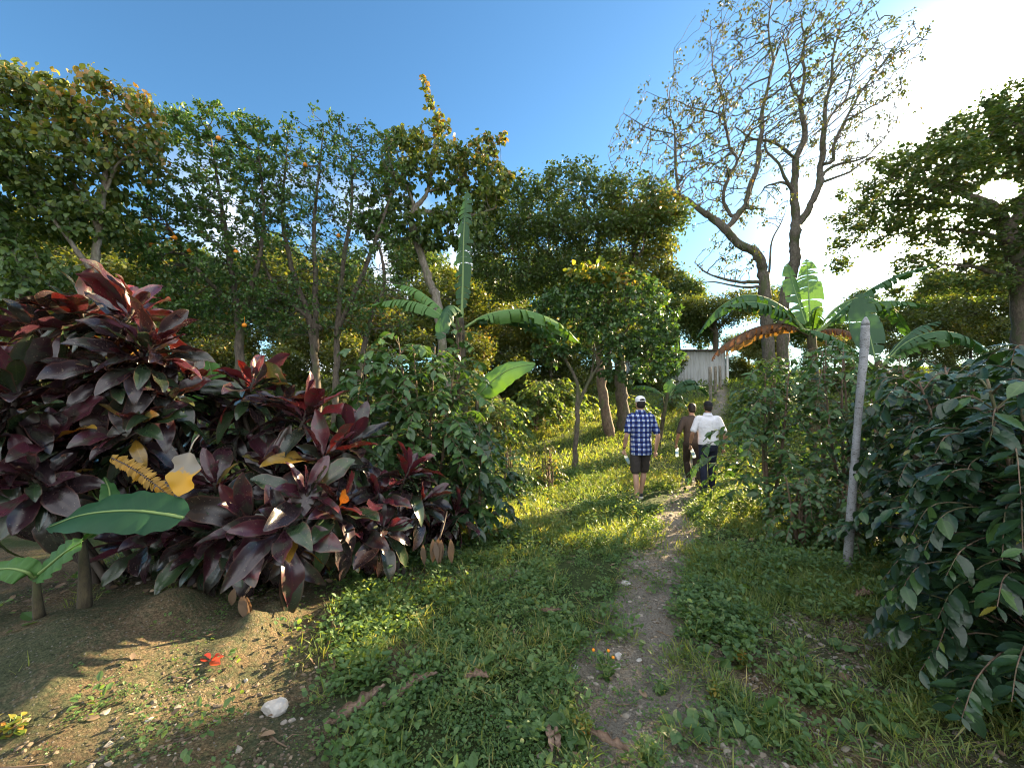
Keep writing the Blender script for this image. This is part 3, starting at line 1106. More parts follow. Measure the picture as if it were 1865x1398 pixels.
def stone_mat(name, stops):
    m, g = mat(name)
    at = g.n('ShaderNodeAttribute', attribute_name='lf')
    r = g.n('ShaderNodeSeparateXYZ', {0: at.outputs['Vector']}).outputs[2]
    tcn = g.n('ShaderNodeTexCoord')
    nz = g.noise(tcn.outputs['Object'], 45, 5, .65)
    c = g.ramp(r, stops)
    c = g.mix(g.math('MULTIPLY', nz, .9), c, g.mix(1.0, c, (.45, .42, .38), 'MULTIPLY'))
    bp = g.n('ShaderNodeBump', {'Strength': .6, 'Distance': .008, 'Height': nz})
    out(g, g.n('ShaderNodeBsdfPrincipled', {'Base Color': c, 'Roughness': .85, 'Normal': bp.outputs[0]}).outputs[0])
    return m


M['stone'] = stone_mat('stone', [(0, (.13, .105, .08)), (.5, (.22, .19, .155)), (1, (.36, .33, .29))])
M['white_stone'] = stone_mat('white_stone', [(0, (.44, .42, .40)), (1, (.56, .54, .52))])
pm = MB()
x, y = scatter(34000, -3.2, 3.2, 1.2, 8, lambda x, y: bare(x, y) * (.16 + .84 * smooth(-.6, .1, x)) * smooth(.35, .6, fbm(x * 3, y * 3 + 50)))
pebbles(pm, x, y, .005 + .016 * rng.random(len(x)) ** 3, rng)
tag(pm.build('gravel', M['stone'], smooth=False), 'small gravel and crumbs of earth on the bare ground', 'gravel', kind='stuff')

cm_ = MB()
x, y = scatter(26000, -3.6, 2.6, 1.2, 4.6, lambda x, y: bare(x, y) * smooth(.3, .6, fbm(x * 5, y * 5 + 20)))
pebbles(cm_, x, y, .003 + .012 * rng.random(len(x)) ** 4, rng)
M['clod'] = stone_mat('earth_clod', [(0, (.10, .075, .05)), (.6, (.17, .13, .09)), (1, (.25, .2, .14))])
tag(cm_.build('earth_crumbs', M['clod'], smooth=False), 'loose brown crumbs of earth on the bare ground', 'earth', kind='stuff')

# dry leaf litter and bits of twig
lm = MB()
x, y = scatter(1500, -4, 5, 1.3, 8, lambda x, y: .35 * np.ones_like(x) + .3 * bare(x, y))
n = len(x)
a = rng.uniform(0, 6.28, n)
O = np.stack([x, y, ground_h(x, y) + rng.uniform(.008, .04, n)], -1)
l = rng.uniform(.03, .085, n)
add_leaves(lm, TPL_OVAL, O, np.stack([np.cos(a), np.sin(a), rng.normal(0, .25, n)], -1), np.array([0, 0, 1.]) + rng.normal(0, .5, (n, 3)), l, l * rng.uniform(.12, .34, n), rng.normal(0, .4, n), rng.random(n))
for i in range(170):
    x_, y_ = rng.uniform(-3, 3), rng.uniform(1.4, 6)
    a_ = rng.uniform(0, 6.28)
    l_ = rng.uniform(.05, .22)
    p = np.array([[x_ + math.cos(a_) * l_ * t, y_ + math.sin(a_) * l_ * t, float(ground_h(x_ + math.cos(a_) * l_ * t, y_ + math.sin(a_) * l_ * t)) + .012] for t in (0, .5, 1)])
    tube(lm, p + rng.normal(0, .006, (3, 3)), np.array([.004, .004, .002]) * rng.uniform(.6, 1.3), 5, rnd=rng.random())
tag(lm.build('leaf_litter', M['dead']), 'dry brown leaves and twigs scattered on the earth', 'leaf litter', kind='stuff')
# ------------------------------------------------------------------ trees
LF = lambda per, L, tpl, wid, **k: dict(per=per, L=L, tpl=tpl, wid=wid, **k)


def gb(px, py, d):
    """ground point under a photo column at a depth"""
    p = P(px, py, d)
    return np.array([p[0], p[1], float(base_h(p[0], p[1])) - .05])


def to_px(p):
    q = np.asarray(p, float) - np.array([0, 0, EYE])
    d = q.dot(_F)
    return (W / 2 + F * q.dot(_R) / d, H / 2 - F * q.dot(_U) / d, d)


def foot(px, d, r):
    """trunk point on the ground under a column"""
    p = gb(px, 700, d)
    a = to_px(p)
    return (a[0], a[1], a[2], r)


# big leaved tree at the upper left
d = 6.6
tree('broadleaf_tree', 'tree of big golden tipped leaves with slim pale trunk, far upper left', 'tree', gb(165, 0, d),
     [[foot(160, d, .075), (166, 560, d, .065), (176, 450, d, .055), (187, 360, d, .045), (196, 280, d, .03), (200, 210, d, .012)],
      [(187, 360, d, .03), (215, 300, d, .025), (262, 270, d, .012)],
      [(172, 500, d, .04), (120, 430, d - .3, .03), (60, 340, d - .3, .02), (20, 230, d - .3, .01)],
      [foot(60, 6.0, .06), (40, 520, 6.0, .055), (0, 430, 6.0, .045), (-60, 330, 6.0, .03)],
      [(180, 420, d, .03), (130, 320, d, .02), (110, 230, d, .01)]],
     [(60, 200, d, 80, 75), (195, 215, d, 95, 70), (100, 300, d, 130, 85), (235, 270, d, 70, 60), (-60, 260, 6.0, 120, 140), (22, 140, 6.0, 45, 28), (60, 360, d, 110, 60), (-20, 420, 6, 70, 60), (130, 400, d, 110, 45), (40, 500, 6, 70, 50)],
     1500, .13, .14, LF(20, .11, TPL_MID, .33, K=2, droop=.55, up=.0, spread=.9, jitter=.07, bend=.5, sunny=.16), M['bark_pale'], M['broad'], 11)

# two orange trees
def oranges(px_list, d):
    def f(r, cm, pos, par, rng):
        for (px, py) in px_list:
            c = P(px, py, d - .75)
            k = pos[np.argmin(np.linalg.norm(pos - (c + (0, 0, .1)), axis=1))]
            mb = MB()
            mb.add(c + ICO3_V * np.array([.042, .042, .040]), None, ICO3_F)
            tube(mb, spline([k, (k + c) / 2 + (0, 0, .05), c + (0, 0, .036)], 6), .003, 5)
            mb.build('orange', M['orange'], r)
    return f


M['orange'] = plain_mat('orange_peel', (.75, .26, .02), .45, 60, .15, .3)
d = 8.2
tree('orange_tree', 'orange tree with dense low boughs, behind the tallest dark red shrub', 'tree', gb(430, 0, d),
     [[foot(440, d, .10), (436, 620, d, .08), (425, 520, d, .06), (410, 420, d, .045), (395, 320, d, .025), (380, 230, d, .01)],
      [(434, 590, d, .06), (470, 480, d, .045), (480, 380, d, .03), (470, 260, d, .012)],
      [(430, 560, d, .05), (350, 480, d - .3, .035), (300, 400, d - .3, .015)]],
     [(400, 260, d, 90, 62), (325, 225, d, 45, 40), (470, 270, d, 45, 55), (420, 360, d, 110, 80), (320, 390, d - .5, 75, 70), (360, 470, d - .5, 105, 60), (280, 460, d - .4, 60, 60), (330, 540, d - .4, 90, 40), (420, 560, d, 110, 60), (230, 400, d, 60, 60)],
     2600, .10, .11, LF(13, .078, TPL_OVAL, .27, K=3, droop=.15, up=.3, jitter=.03, bend=.2), M['bark_dark'], M['citrus'], 12, group='orange trees',
     extra=oranges([(398, 252), (345, 456), (318, 433), (276, 446), (430, 459), (445, 592)], d), tip=.005)
d = 8.7
tree('orange_tree', 'orange tree with many upright bare grey limbs and a leafy top', 'tree', gb(590, 0, d),
     [[foot(585, d, .10), (570, 620, d, .075), (535, 500, d, .05), (515, 400, d, .04), (520, 300, d, .02), (525, 240, d, .008)],
      [(575, 640, d, .07), (575, 520, d, .055), (572, 420, d, .04), (580, 320, d, .025), (590, 230, d, .008)],
      [foot(610, d, .09), (615, 600, d, .06), (625, 480, d, .045), (640, 380, d, .03), (640, 260, d, .01)],
      [(615, 600, d, .055), (660, 500, d, .045), (690, 420, d, .03), (720, 330, d, .012)],
      [(585, 600, d, .05), (500, 520, d, .04), (470, 440, d, .025), (460, 380, d, .01)],
      [foot(625, d + .3, .08), (670, 600, d + .3, .05), (700, 520, d + .3, .04), (690, 440, d + .3, .025)]],
     [(585, 260, d, 85, 50), (660, 285, d, 65, 55), (700, 300, d, 45, 60), (535, 310, d, 42, 55), (600, 350, d, 130, 60), (590, 450, d, 150, 90), (560, 560, d, 130, 60), (700, 560, d - .3, 80, 60)],
     2800, .10, .11, LF(10, .075, TPL_OVAL, .27, K=2, droop=.15, up=.3, jitter=.035, bend=.2, prob=.75), M['bark_dark'], M['citrus'], 13, group='orange trees',
     extra=oranges([(617, 429), (556, 300)], d), tip=.0055)

# tall slim tree with big leaves above the middle banana
d = 9.6
tree('slender_tree', 'slender pale trunked tree whose leafy top stands highest left of centre', 'tree', gb(810, 0, d),
     [[foot(830, d, .12), (800, 580, d, .105), (785, 520, d, .095), (765, 460, d, .085), (748, 400, d, .075), (757, 378, d, .06), (778, 350, d, .04), (790, 280, d, .025), (792, 200, d, .012), (770, 140, d, .005)],
      [(752, 384, d, .06), (800, 388, d, .05), (860, 392, d, .04), (900, 380, d, .02)],
      [(778, 350, d, .03), (830, 330, d, .025), (870, 290, d, .012), (912, 252, d, .006)],
      [(755, 380, d, .04), (735, 320, d, .025), (715, 250, d, .01)]],
     [(800, 300, d, 55, 45), (855, 305, d, 55, 45), (795, 235, d, 28, 30), (783, 185, d, 12, 22), (768, 143, d, 8, 14), (735, 260, d, 45, 30), (912, 255, d, 12, 18), (900, 330, d, 40, 40), (880, 270, d, 25, 25), (720, 330, d, 40, 45), (700, 400, d, 55, 50), (870, 360, d, 60, 30), (760, 420, d, 60, 40), (835, 410, d, 70, 45)],
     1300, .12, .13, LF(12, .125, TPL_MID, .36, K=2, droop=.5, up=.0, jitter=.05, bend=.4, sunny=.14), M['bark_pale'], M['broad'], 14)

# wide shade tree in the middle distance
d = 14.0
tree('shade_tree', 'wide crowned shade tree with two mossy trunks behind the small path tree', 'tree', gb(1135, 0, d),
     [[foot(1138, d, .24), (1132, 720, d, .21), (1128, 660, d, .19), (1115, 590, d, .16), (1085, 500, d, .12), (1040, 430, d, .08), (960, 390, d, .04)],
      [(1120, 610, d, .14), (1140, 520, d, .11), (1160, 440, d, .07), (1190, 390, d, .03)],
      [(1100, 540, d, .10), (1000, 480, d, .07), (920, 470, d, .03)],
      [(1085, 500, d, .09), (1090, 420, d, .06), (1060, 360, d, .03)]],
     [(935, 395, d, 85, 42, 2.2), (1030, 370, d, 105, 38, 2.5), (1130, 385, d, 85, 38, 2.2), (985, 440, d, 120, 38, 2.5), (1085, 445, d, 120, 35, 2.5), (1180, 440, d, 55, 45, 1.6), (960, 510, d, 110, 32, 2.2), (1060, 510, d, 100, 40, 2.2), (880, 440, d, 40, 60, 1.5), (1200, 400, d - 1, 50, 25, 1.2)],
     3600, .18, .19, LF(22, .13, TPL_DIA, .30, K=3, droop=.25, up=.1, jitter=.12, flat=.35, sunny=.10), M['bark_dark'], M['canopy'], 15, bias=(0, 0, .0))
tree('shade_tree', 'leaning brown trunked tree just left of the mossy shade tree', 'tree', gb(1100, 0, 13),
     [[foot(1112, 13, .17), (1100, 730, 13, .15), (1092, 660, 13, .13), (1095, 600, 13, .10), (1120, 540, 13, .06)]],
     [(1160, 400, 13, 70, 35), (1200, 380, 13.2, 50, 22), (1130, 520, 13, 60, 45), (1190, 480, 13, 45, 45), (1110, 600, 13, 70, 40)],
     900, .18, .19, LF(20, .14, TPL_DIA, .32, K=3, droop=.25, jitter=.12, sunny=.1), M['bark_brown'], M['canopy_warm'], 16)

# small tree beside the path
q = G_(1047, 858)
d = float(q[1] * _F[1] + (q[2] - EYE) * _F[2])
small = tree('small_tree', 'small leafy tree with thin forked trunk standing in sunlit grass', 'tree', q,
     [[(1047, 864, d, .072), (1049, 800, d, .058), (1052, 735, d, .052), (1050, 695, d, .04), (1030, 655, d, .028), (1005, 610, d, .012)],
      [(1052, 742, d, .045), (1072, 695, d, .038), (1098, 655, d, .032), (1135, 610, d, .022), (1165, 560, d, .01)],
      [(1076, 690, d, .028), (1082, 640, d, .022), (1080, 560, d, .01)],
      [(1086, 680, d, .024), (1140, 660, d, .018), (1195, 640, d, .008)]],
     [(1050, 560, d, 80, 50), (1120, 530, d, 90, 42), (1180, 590, d, 62, 75), (1010, 625, d, 45, 45), (1150, 655, d, 75, 45), (1100, 600, d, 95, 50), (1205, 650, d, 35, 60), (1080, 505, d, 50, 25), (985, 580, d, 35, 40)],
     1700, .11, .12, LF(9, .115, TPL_OVAL, .33, K=3, droop=.3, up=.15, jitter=.04, bend=.3, sunny=.06), M['bark_dark'], M['shrub'], 17, tip=.005)
gm_ = MB()  # extra yellow to golden leaves over the crown top
rg = np.random.default_rng(31)
blob = blob_points([(1085, 497, d - .3, 55, 22, .4), (1125, 512, d - .3, 30, 18, .4)], 420, rg, .5)
n = len(blob)
lg = .14 * rg.uniform(.6, 1.2, n)
add_leaves(gm_, TPL_OVAL, blob, nrm(rg.normal(size=(n, 3))) + (0, 0, -.35), np.array([0, 0, 1.]) + rg.normal(0, .5, (n, 3)), lg, lg * .36, .4, rg.random(n))
o = gm_.build('golden_leaves', M['gold'], small[0])
o['label'] = 'golden leaves on top of the crown'

# tall, nearly bare tree
d = 17.0
tree('tall_tree', 'tall sparse tree with two mossy trunks reaching out of the frame', 'tree', gb(1410, 0, d),
     [[foot(1402, d, .25), (1399, 620, d, .23), (1396, 545, d, .215), (1393, 495, d, .20), (1383, 465, d, .19), (1358, 450, d, .175), (1335, 430, d, .165), (1305, 403, d, .145), (1278, 386, d, .12), (1248, 360, d, .10), (1210, 347, d, .06), (1170, 335, d, .03)],
      [(1322, 418, d, .13), (1344, 388, d, .12), (1361, 365, d, .11), (1378, 300, d, .10), (1385, 257, d, .09), (1389, 214, d, .075), (1395, 167, d, .06), (1408, 110, d, .045), (1398, 50, d, .03), (1405, 10, d, .012)],
      [(1340, 392, d, .08), (1331, 386, d, .075), (1318, 360, d, .07), (1338, 300, d, .06), (1331, 266, d, .055), (1320, 235, d, .045), (1318, 171, d, .035), (1300, 110, d, .02), (1310, 50, d, .01)],
      [(1326, 250, d, .04), (1305, 212, d, .035), (1250, 195, d, .025), (1219, 180, d, .015), (1180, 170, d, .008)],
      [(1237, 355, d, .06), (1232, 300, d, .045), (1228, 257, d, .035), (1217, 236, d, .028), (1164, 227, d, .02), (1132, 214, d, .01)],
      [(1232, 300, d, .03), (1222, 200, d, .02), (1224, 140, d, .012), (1222, 90, d, .006)],
      [(1215, 348, d, .04), (1194, 339, d, .03), (1150, 330, d, .02), (1121, 317, d, .014), (1105, 285, d, .007)],
      [foot(1425, d + .3, .23), (1426, 600, d + .3, .22), (1438, 510, d + .3, .205), (1445, 450, d + .3, .195), (1445, 405, d + .3, .18), (1447, 345, d + .3, .14), (1454, 300, d + .3, .125), (1464, 240, d + .3, .11), (1462, 190, d + .3, .085), (1470, 130, d + .3, .06), (1460, 70, d + .3, .04), (1466, 15, d + .3, .015)],
      [(1447, 415, d + .3, .15), (1472, 377, d + .3, .14), (1488, 335, d + .3, .13), (1494, 292, d + .3, .12), (1500, 257, d + .3, .105), (1503, 214, d + .3, .085), (1511, 150, d + .3, .06), (1520, 86, d + .3, .035), (1535, 30, d + .3, .015)],
      [(1494, 325, d + .3, .07), (1528, 302, d + .3, .055), (1580, 279, d + .3, .035), (1625, 240, d + .3, .015)],
      [(1490, 335, d + .3, .06), (1535, 318, d + .3, .045), (1571, 296, d + .3, .03), (1610, 290, d + .3, .012)],
      [(1500, 300, d + .3, .075), (1516, 290, d + .3, .07), (1520, 257, d + .3, .06), (1537, 214, d + .3, .05), (1580, 150, d + .3, .035), (1623, 94, d + .3, .02), (1655, 62, d + .3, .008)],
      [(1502, 230, d + .3, .05), (1540, 170, d + .3, .035), (1570, 90, d + .3, .02), (1600, 25, d + .3, .008)],
      [(1452, 290, d + .3, .07), (1408, 257, d, .055), (1365, 249, d, .04), (1340, 225, d, .025)],
      [(1446, 350, d + .3, .075), (1425, 310, d, .06), (1400, 279, d, .045), (1392, 240, d, .03)],
      [(1443, 340, d + .3, .05), (1408, 335, d, .04), (1385, 350, d, .02)],
      [(1466, 190, d + .3, .05), (1440, 130, d, .035), (1430, 70, d, .02), (1445, 20, d, .01)],
      [(1395, 512, d, .085), (1370, 516, d, .075), (1330, 505, d, .055), (1290, 500, d, .035), (1262, 478, d, .015)],
      [(1392, 522, d, .06), (1350, 525, d, .045), (1300, 512, d, .025), (1270, 512, d, .01)],
      [(1400, 500, d, .05), (1402, 455, d, .04), (1418, 415, d, .025), (1430, 385, d, .01)]],
     [(1390, 120, d, 170, 120, 3.5), (1240, 280, d, 100, 95, 2.5), (1540, 160, d, 100, 120, 3), (1330, 250, d, 120, 80, 2.5), (1470, 240, d, 130, 70, 2.5), (1590, 250, d, 65, 60, 2), (1180, 210, d, 45, 50, 1.5), (1270, 350, d, 90, 60, 2), (1430, 30, d, 130, 50, 2.5), (1330, 470, d, 60, 35, 1.2), (1610, 100, d, 40, 60, 1.5), (1130, 260, d, 25, 50, 1), (1380, 370, d, 70, 40, 1.2)],
     3000, .2, .22, LF(10, .135, TPL_DIA, .30, K=1, droop=.5, up=.0, jitter=.08, prob=.46, spread=.8), M['bark_mossy'], M['sparse'], 18, tip=.0135, ex=2.02, bias=(0, 0, .1), hollow=.3, jit=.17, crook=.07)

# broad layered tree at the right edge, the sun behind it
# (its lowest boughs leave a gap where the low sun gets through)
d = 14.5
PADS = [(1658, 482, d, 42, 16, 1.0), (1685, 522, d, 60, 13, 1.5), (1575, 398, d, 40, 11, 1.2), (1775, 300, d, 70, 20, 2), (1772, 392, d, 60, 18, 1.8), (1865, 350, d, 22, 55, 1.5), (1735, 335, d - .8, 50, 22, 1.6), (1700, 385, d - .6, 60, 14, 1.5), (1830, 430, d - .5, 50, 25, 1.5), (1740, 275, d, 120, 24, 3.0), (1830, 205, d, 80, 34, 2.5), (1660, 320, d, 95, 20, 2.5), (1860, 270, d, 70, 32, 2.5), (1720, 345, d + .6, 75, 16, 2), (1630, 375, d, 100, 19, 2.2), (1605, 428, d, 85, 15, 1.8), (1548, 482, d + .3, 40, 11, 1.), (1720, 455, d, 45, 12, 1.5),
        (1730, 420, d + .6, 70, 17, 2), (1790, 480, d + .4, 65, 18, 1.8), (1930, 330, d, 70, 60, 3), (1900, 200, d, 90, 60, 3), (1990, 260, d, 100, 90, 3.5), (1910, 430, d, 60, 55, 2), (1760, 520, d, 70, 12, 1.5), (1850, 500, d, 45, 40, 1.5), (1980, 420, d, 90, 70, 3), (1700, 300, d - 1.5, 80, 18, 1.5), (1790, 240, d + 1, 90, 22, 2)]
tree('rain_tree', 'dark tree of flat leaf layers at the edge, low sun shining through', 'tree', gb(1850, 0, d),
     [[foot(1868, d, .34), (1862, 560, d, .30), (1850, 470, d, .27), (1832, 412, d, .24), (1806, 376, d, .17), (1760, 355, d, .12), (1700, 330, d, .07), (1640, 322, d, .03)],
      [(1836, 420, d, .16), (1870, 360, d, .14), (1880, 290, d, .10), (1850, 230, d, .05), (1810, 200, d, .02)],
      [(1840, 440, d, .13), (1780, 425, d, .08), (1700, 418, d, .05), (1600, 432, d, .02)],
      [(1858, 520, d, .12), (1790, 490, d, .07), (1720, 480, d, .03)],
      [(1806, 376, d, .10), (1700, 372, d, .05), (1600, 374, d, .02)],
      [(1860, 400, d, .14), (1930, 350, d, .1), (1980, 280, d, .05)]],
     PADS, 4200, .19, .20, LF(22, .15, TPL_DIA, .34, K=3, droop=.12, up=.05, jitter=.11, flat=.55), M['bark_dark'], M['canopy'], 19, bias=(0, 0, .0), tip=.008,
     gaps=[((-1.65, 2.9, .07), .5), ((-1.85, 2.5, .07), .5), ((-2.05, 2.2, .07), .45), ((-2.3, 1.95, .08), .45), ((0, 0, EYE), .42)])

# farther trees that close the view
far = [('distant_tree', 'broad flat topped tree in the distance above the white shed', (1300, 575, 30), [(1300, 572, 30, 75, 22, 3), (1260, 560, 30, 40, 18, 2), (1350, 550, 30, 60, 16, 2.4)], 'canopy_warm', 41),
       ('distant_tree', 'yellow green spreading tree in the distance below the low sun', (1730, 560, 24), [(1740, 560, 24, 110, 24, 3.5), (1650, 590, 24, 70, 24, 2.5), (1820, 545, 24, 70, 30, 3), (1800, 600, 24, 90, 30, 2)], 'canopy_warm', 42),
       ('distant_tree', 'dark round tree in the distance between the orange trees', (520, 560, 19), [(540, 520, 19, 110, 40, 3), (450, 560, 19, 110, 45, 3), (640, 560, 19, 90, 50, 3)], 'canopy_warm', 43),
       ('distant_tree', 'sunlit yellow green tree in the distance behind the pale trunk at far left', (130, 450, 16), [(150, 430, 16, 140, 28, 3), (60, 470, 16, 120, 40, 3), (230, 520, 16, 130, 45, 3), (30, 560, 16, 120, 50, 3)], 'canopy_warm', 44),
       ('distant_tree', 'olive tree in the distance behind the drooping banana leaves', (880, 620, 20), [(900, 600, 20, 110, 50, 3), (820, 540, 20, 80, 45, 3), (1000, 640, 20, 80, 40, 3), (760, 600, 20, 90, 50, 3)], 'canopy_warm', 45)]
for (nm, lb, (px, py, d), bl, mt, sd) in far:
    tree(nm, lb, 'tree', gb(px, 0, d), [[foot(px, d, .22), (px + 4, py + 40, d, .17), (px, py, d, .08)]] + [[(px + 2, py + 30, d, .09), (b[0], b[1] + 6, d, .03)] for b in bl[:3]],
         bl, 1300, .26, .28, LF(24, .19, TPL_DIA, .32, K=3, droop=.2, jitter=.2, flat=.3, sunny=.1), M['bark_dark'], M[mt], sd, group='trees in the distance')

# undergrowth bushes further back, each its own plant
UB = [(735, 640, 8.0, 1.5, 1.1, 'dry twiggy bush under the bare limbed orange tree', 'shrub', .5),
      (480, 660, 7.4, 1.5, 1.2, 'dim green bush under the dense orange tree', 'shrub', .9),
      (300, 690, 6.4, 1.6, 1.2, 'dim green bush behind the tallest dark red shrub', 'shrub', .9),
      (60, 640, 6.0, 1.8, 1.2, 'bush behind the dark red shrubs at the far edge', 'shrub', .9),
      (975, 760, 14.0, 1.7, 1.2, 'dark leafy bush behind the sprouting bright weeds', 'weedbush', 1.),
      (905, 730, 11.5, 1.6, 1.1, 'dark bush behind the small pale green banana leaf', 'weedbush', 1.),
      (1160, 745, 15.0, 1.0, .8, 'dark bush beside the mossy trunks uphill of the walkers', 'weedbush', 1.),
      (1225, 705, 17.0, .8, .8, 'round bush at the foot of the white shed', 'shrub', 1.),
      (1375, 690, 16.0, 1.0, 1.0, 'bush beside the fence posts and drooping dry leaf', 'shrub', 1.),
      (1415, 690, 14.0, 2.5, 1.2, 'tall leafy bush hiding the feet of the tall sparse tree', 'shrub', 1.),
      (1020, 715, 15.0, 1.6, 1.6, 'tall dark bush far back between small tree trunks', 'weedbush', 1.),
      (640, 650, 11.0, 1.9, 1.6, 'olive bush beyond the orange tree stems', 'warm', .8),
      (400, 620, 11.5, 1.9, 1.6, 'sunlit bush beyond the dense orange tree', 'warm', .8),
      (840, 660, 12.0, 2.0, 1.6, 'yellow green bush behind the middle banana plant', 'warm', 1.)]
for k, (px, py, d, h, s, lb, mk, pr) in enumerate(UB):
    p = P(px, py, d)
    mm = {'shrub': M['shrub'], 'weedbush': M['weed'], 'warm': M['canopy_warm']}[mk]
    side_branch_bush('bush', lb, 'bush', gpt(p[0], p[1]), h, s, int(46 * h), .13 if d < 9 else .17, .3, TPL_OVAL if d < 9 else TPL_DIA, mm, 60 + k, stems=4, group='undergrowth bushes', pair=.07 if d < 9 else .085, upr=.35, prob=pr, bark=M['bark_brown'])

# dense trees that close the view behind the thicket: one built, the others copied
src = None
BG = [(60, 21, 1.0, 'dense green tree closing the view at the far left edge'), (230, 24, 1.15, 'dense green tree closing the view behind the pale slim trunk'), (360, 20, .9, 'dense green tree closing the view behind the dense orange tree boughs'),
      (500, 26, 1.15, 'dense green tree closing the view between the two orange trees'), (640, 22, .95, 'dense green tree closing the view behind the bare grey limbs'), (760, 27, 1.15, 'dense green tree closing the view behind the pale leaning trunk'),
      (890, 24, .95, 'dense green tree closing the view right of the upright banana leaf'), (1000, 29, 1.1, 'dense green tree closing the view behind the arching banana leaves'), (1110, 32, 1.2, 'dense green tree closing the view behind the two mossy trunks'),
      (1215, 34, 1.1, 'dense green tree closing the view beside the shed roof'), (1400, 38, 1.0, 'dense green tree closing the view behind the tall sparse tree'), (1560, 34, .85, 'dense green tree closing the view behind the glowing banana leaf'),
      (1690, 32, .95, 'dense green tree closing the view under the low sun'), (1830, 30, 1.1, 'dense green tree closing the view behind the layered tree'), (-80, 17, 1.0, 'dense green tree cut by the left edge'), (1990, 26, 1.2, 'dense green tree cut by the right edge')]
for k, (px, dd, sc, lb) in enumerate(BG):
    p = gb(px, 0, dd)
    if src is None:
        bl = []
        rg = np.random.default_rng(91)
        for i in range(16):
            a = rg.uniform(0, 6.28)
            zz = rg.uniform(.9, 7.2)
            rr = 2.9 * math.sin(min(1, (zz + 1.2) / 8.4) * math.pi) ** .6 * rg.random() ** .5
            c = p + np.array([rr * math.cos(a), rr * math.sin(a), zz])
            u, v, w = to_px(c)
            bl.append((u, v, w, 48, 34, 1.3))
        src = tree('background_tree', lb, 'tree', p, [[foot(px, dd, .2), (px + 3, to_px(p + (0, 0, 2.5))[1], dd, .15), (px - 3, to_px(p + (0, 0, 5.))[1], dd, .08)]], bl, 2600, .28, .30,
                   LF(30, .21, TPL_DIA, .32, K=3, droop=.2, jitter=.2, sunny=.08), M['bark_dark'], M['canopy'], 91, group='dense trees closing the view')[0]
    else:
        copy_thing(src, p, k * 1.9, sc, lb, 'dense trees closing the view')

src = None
LOW = [(20, 13.5, .95, 'rounded low tree thick with leaves at far left under the golden tree'), (150, 15, 1.0, 'rounded low tree behind the dark purple shrub tops'), (260, 12.5, .8, 'rounded low tree behind the red tipped shrub'), (370, 15.5, 1.0, 'rounded low tree under the dense orange tree boughs'),
       (470, 13, .75, 'rounded low tree behind the crimson hearted shrub'), (560, 16, 1.0, 'rounded low tree seen between bare grey limbs'), (650, 13.5, .8, 'rounded low tree right of the bare grey limbs'), (730, 17, 1.0, 'rounded low tree left of the pale leaning trunk'), (820, 15, .85, 'rounded low tree behind the upright banana leaf'),
       (910, 18, 1.0, 'rounded low tree under the wide shade tree'), (990, 19, .9, 'rounded low tree behind the thin forked trunk'), (1080, 22, 1.0, 'rounded low tree uphill of the mossy trunks'), (1180, 24, .8, 'rounded low tree touching the left end of the shed'),
       (1345, 27, .75, 'rounded low tree just right of the white shed corner'), (1390, 26, .8, 'rounded low tree at the foot of the tall sparse tree'), (1500, 22, .7, 'rounded low tree behind the biggest banana plant'), (1640, 20, .75, 'rounded low tree right of the glowing banana leaf'), (1760, 22, .85, 'rounded low tree below the low sun'), (1880, 18, .9, 'rounded low tree at the right edge behind the coffee')]
for k, (px, dd, sc, lb) in enumerate(LOW):
    p = gb(px, 0, dd)
    if src is None:
        bl = []
        rg = np.random.default_rng(92)
        for i in range(15):
            a = rg.uniform(0, 6.28)
            zz = rg.uniform(.3, 3.7)
            rr = 1.9 * (1 - (max(zz - 1.2, 0) / 3.2) ** 2) ** .5 * rg.random() ** .5
            c = p + np.array([rr * math.cos(a), rr * math.sin(a), zz])
            u, v, w = to_px(c)
            bl.append((u, v, w, 42, 36, .8))
        src = tree('low_tree', lb, 'tree', p, [[foot(px, dd, .12), (px + 3, to_px(p + (0, 0, 1.2))[1], dd, .09), (px - 3, to_px(p + (0, 0, 2.8))[1], dd, .04)]], bl, 2200, .19, .2,
                   LF(24, .135, TPL_DIA, .34, K=3, droop=.2, jitter=.14, sunny=.08), M['bark_dark'], M['canopy_warm'], 92, group='low trees behind the thicket')[0]
    else:
        copy_thing(src, p, k * 2.3, sc, lb, 'low trees behind the thicket')
# ------------------------------------------------------------------ near plants
# ti plants: heads (px, py, depth, size, tilt, azimuth, redness)
T_ = math.radians
ti_plant(gpt(-2.55, 3.55), [(245, 560, 3.35, 1.1, .35, T_(80), .9), (150, 560, 3.5, 1.05, .2, T_(-60), .5), (75, 600, 3.5, 1.0, .5, T_(-80), .1), (280, 625, 3.2, 1.0, .6, T_(90), .55),
                            (300, 720, 3.3, .95, .6, T_(120), .2), (345, 690, 3.5, .9, .6, T_(90), .3), (240, 770, 3.15, .95, .6, T_(160), .0), (170, 800, 3.2, 1., .5, T_(180), .0), (205, 660, 3.15, 1.0, .5, T_(170), .0), (120, 690, 3.2, 1.0, .5, T_(200), .0)], 'tallest dark purple shrub with red leaf tips at upper left of the bed', 101, 30)
ti_plant(gpt(-3.05, 3.3), [(30, 700, 3.0, 1.05, .5, T_(-60), .2), (0, 790, 2.85, 1.1, .5, T_(190), .1), (95, 800, 2.95, 1.05, .7, T_(120), .1), (-60, 640, 3.2, 1.1, .4, T_(-60), .2), (60, 870, 2.8, .95, .9, T_(170), .0), (-60, 880, 2.9, 1., .8, T_(200), .1)],
         'grey purple shrub cut by the left edge above the broad banana leaf', 102, 28)
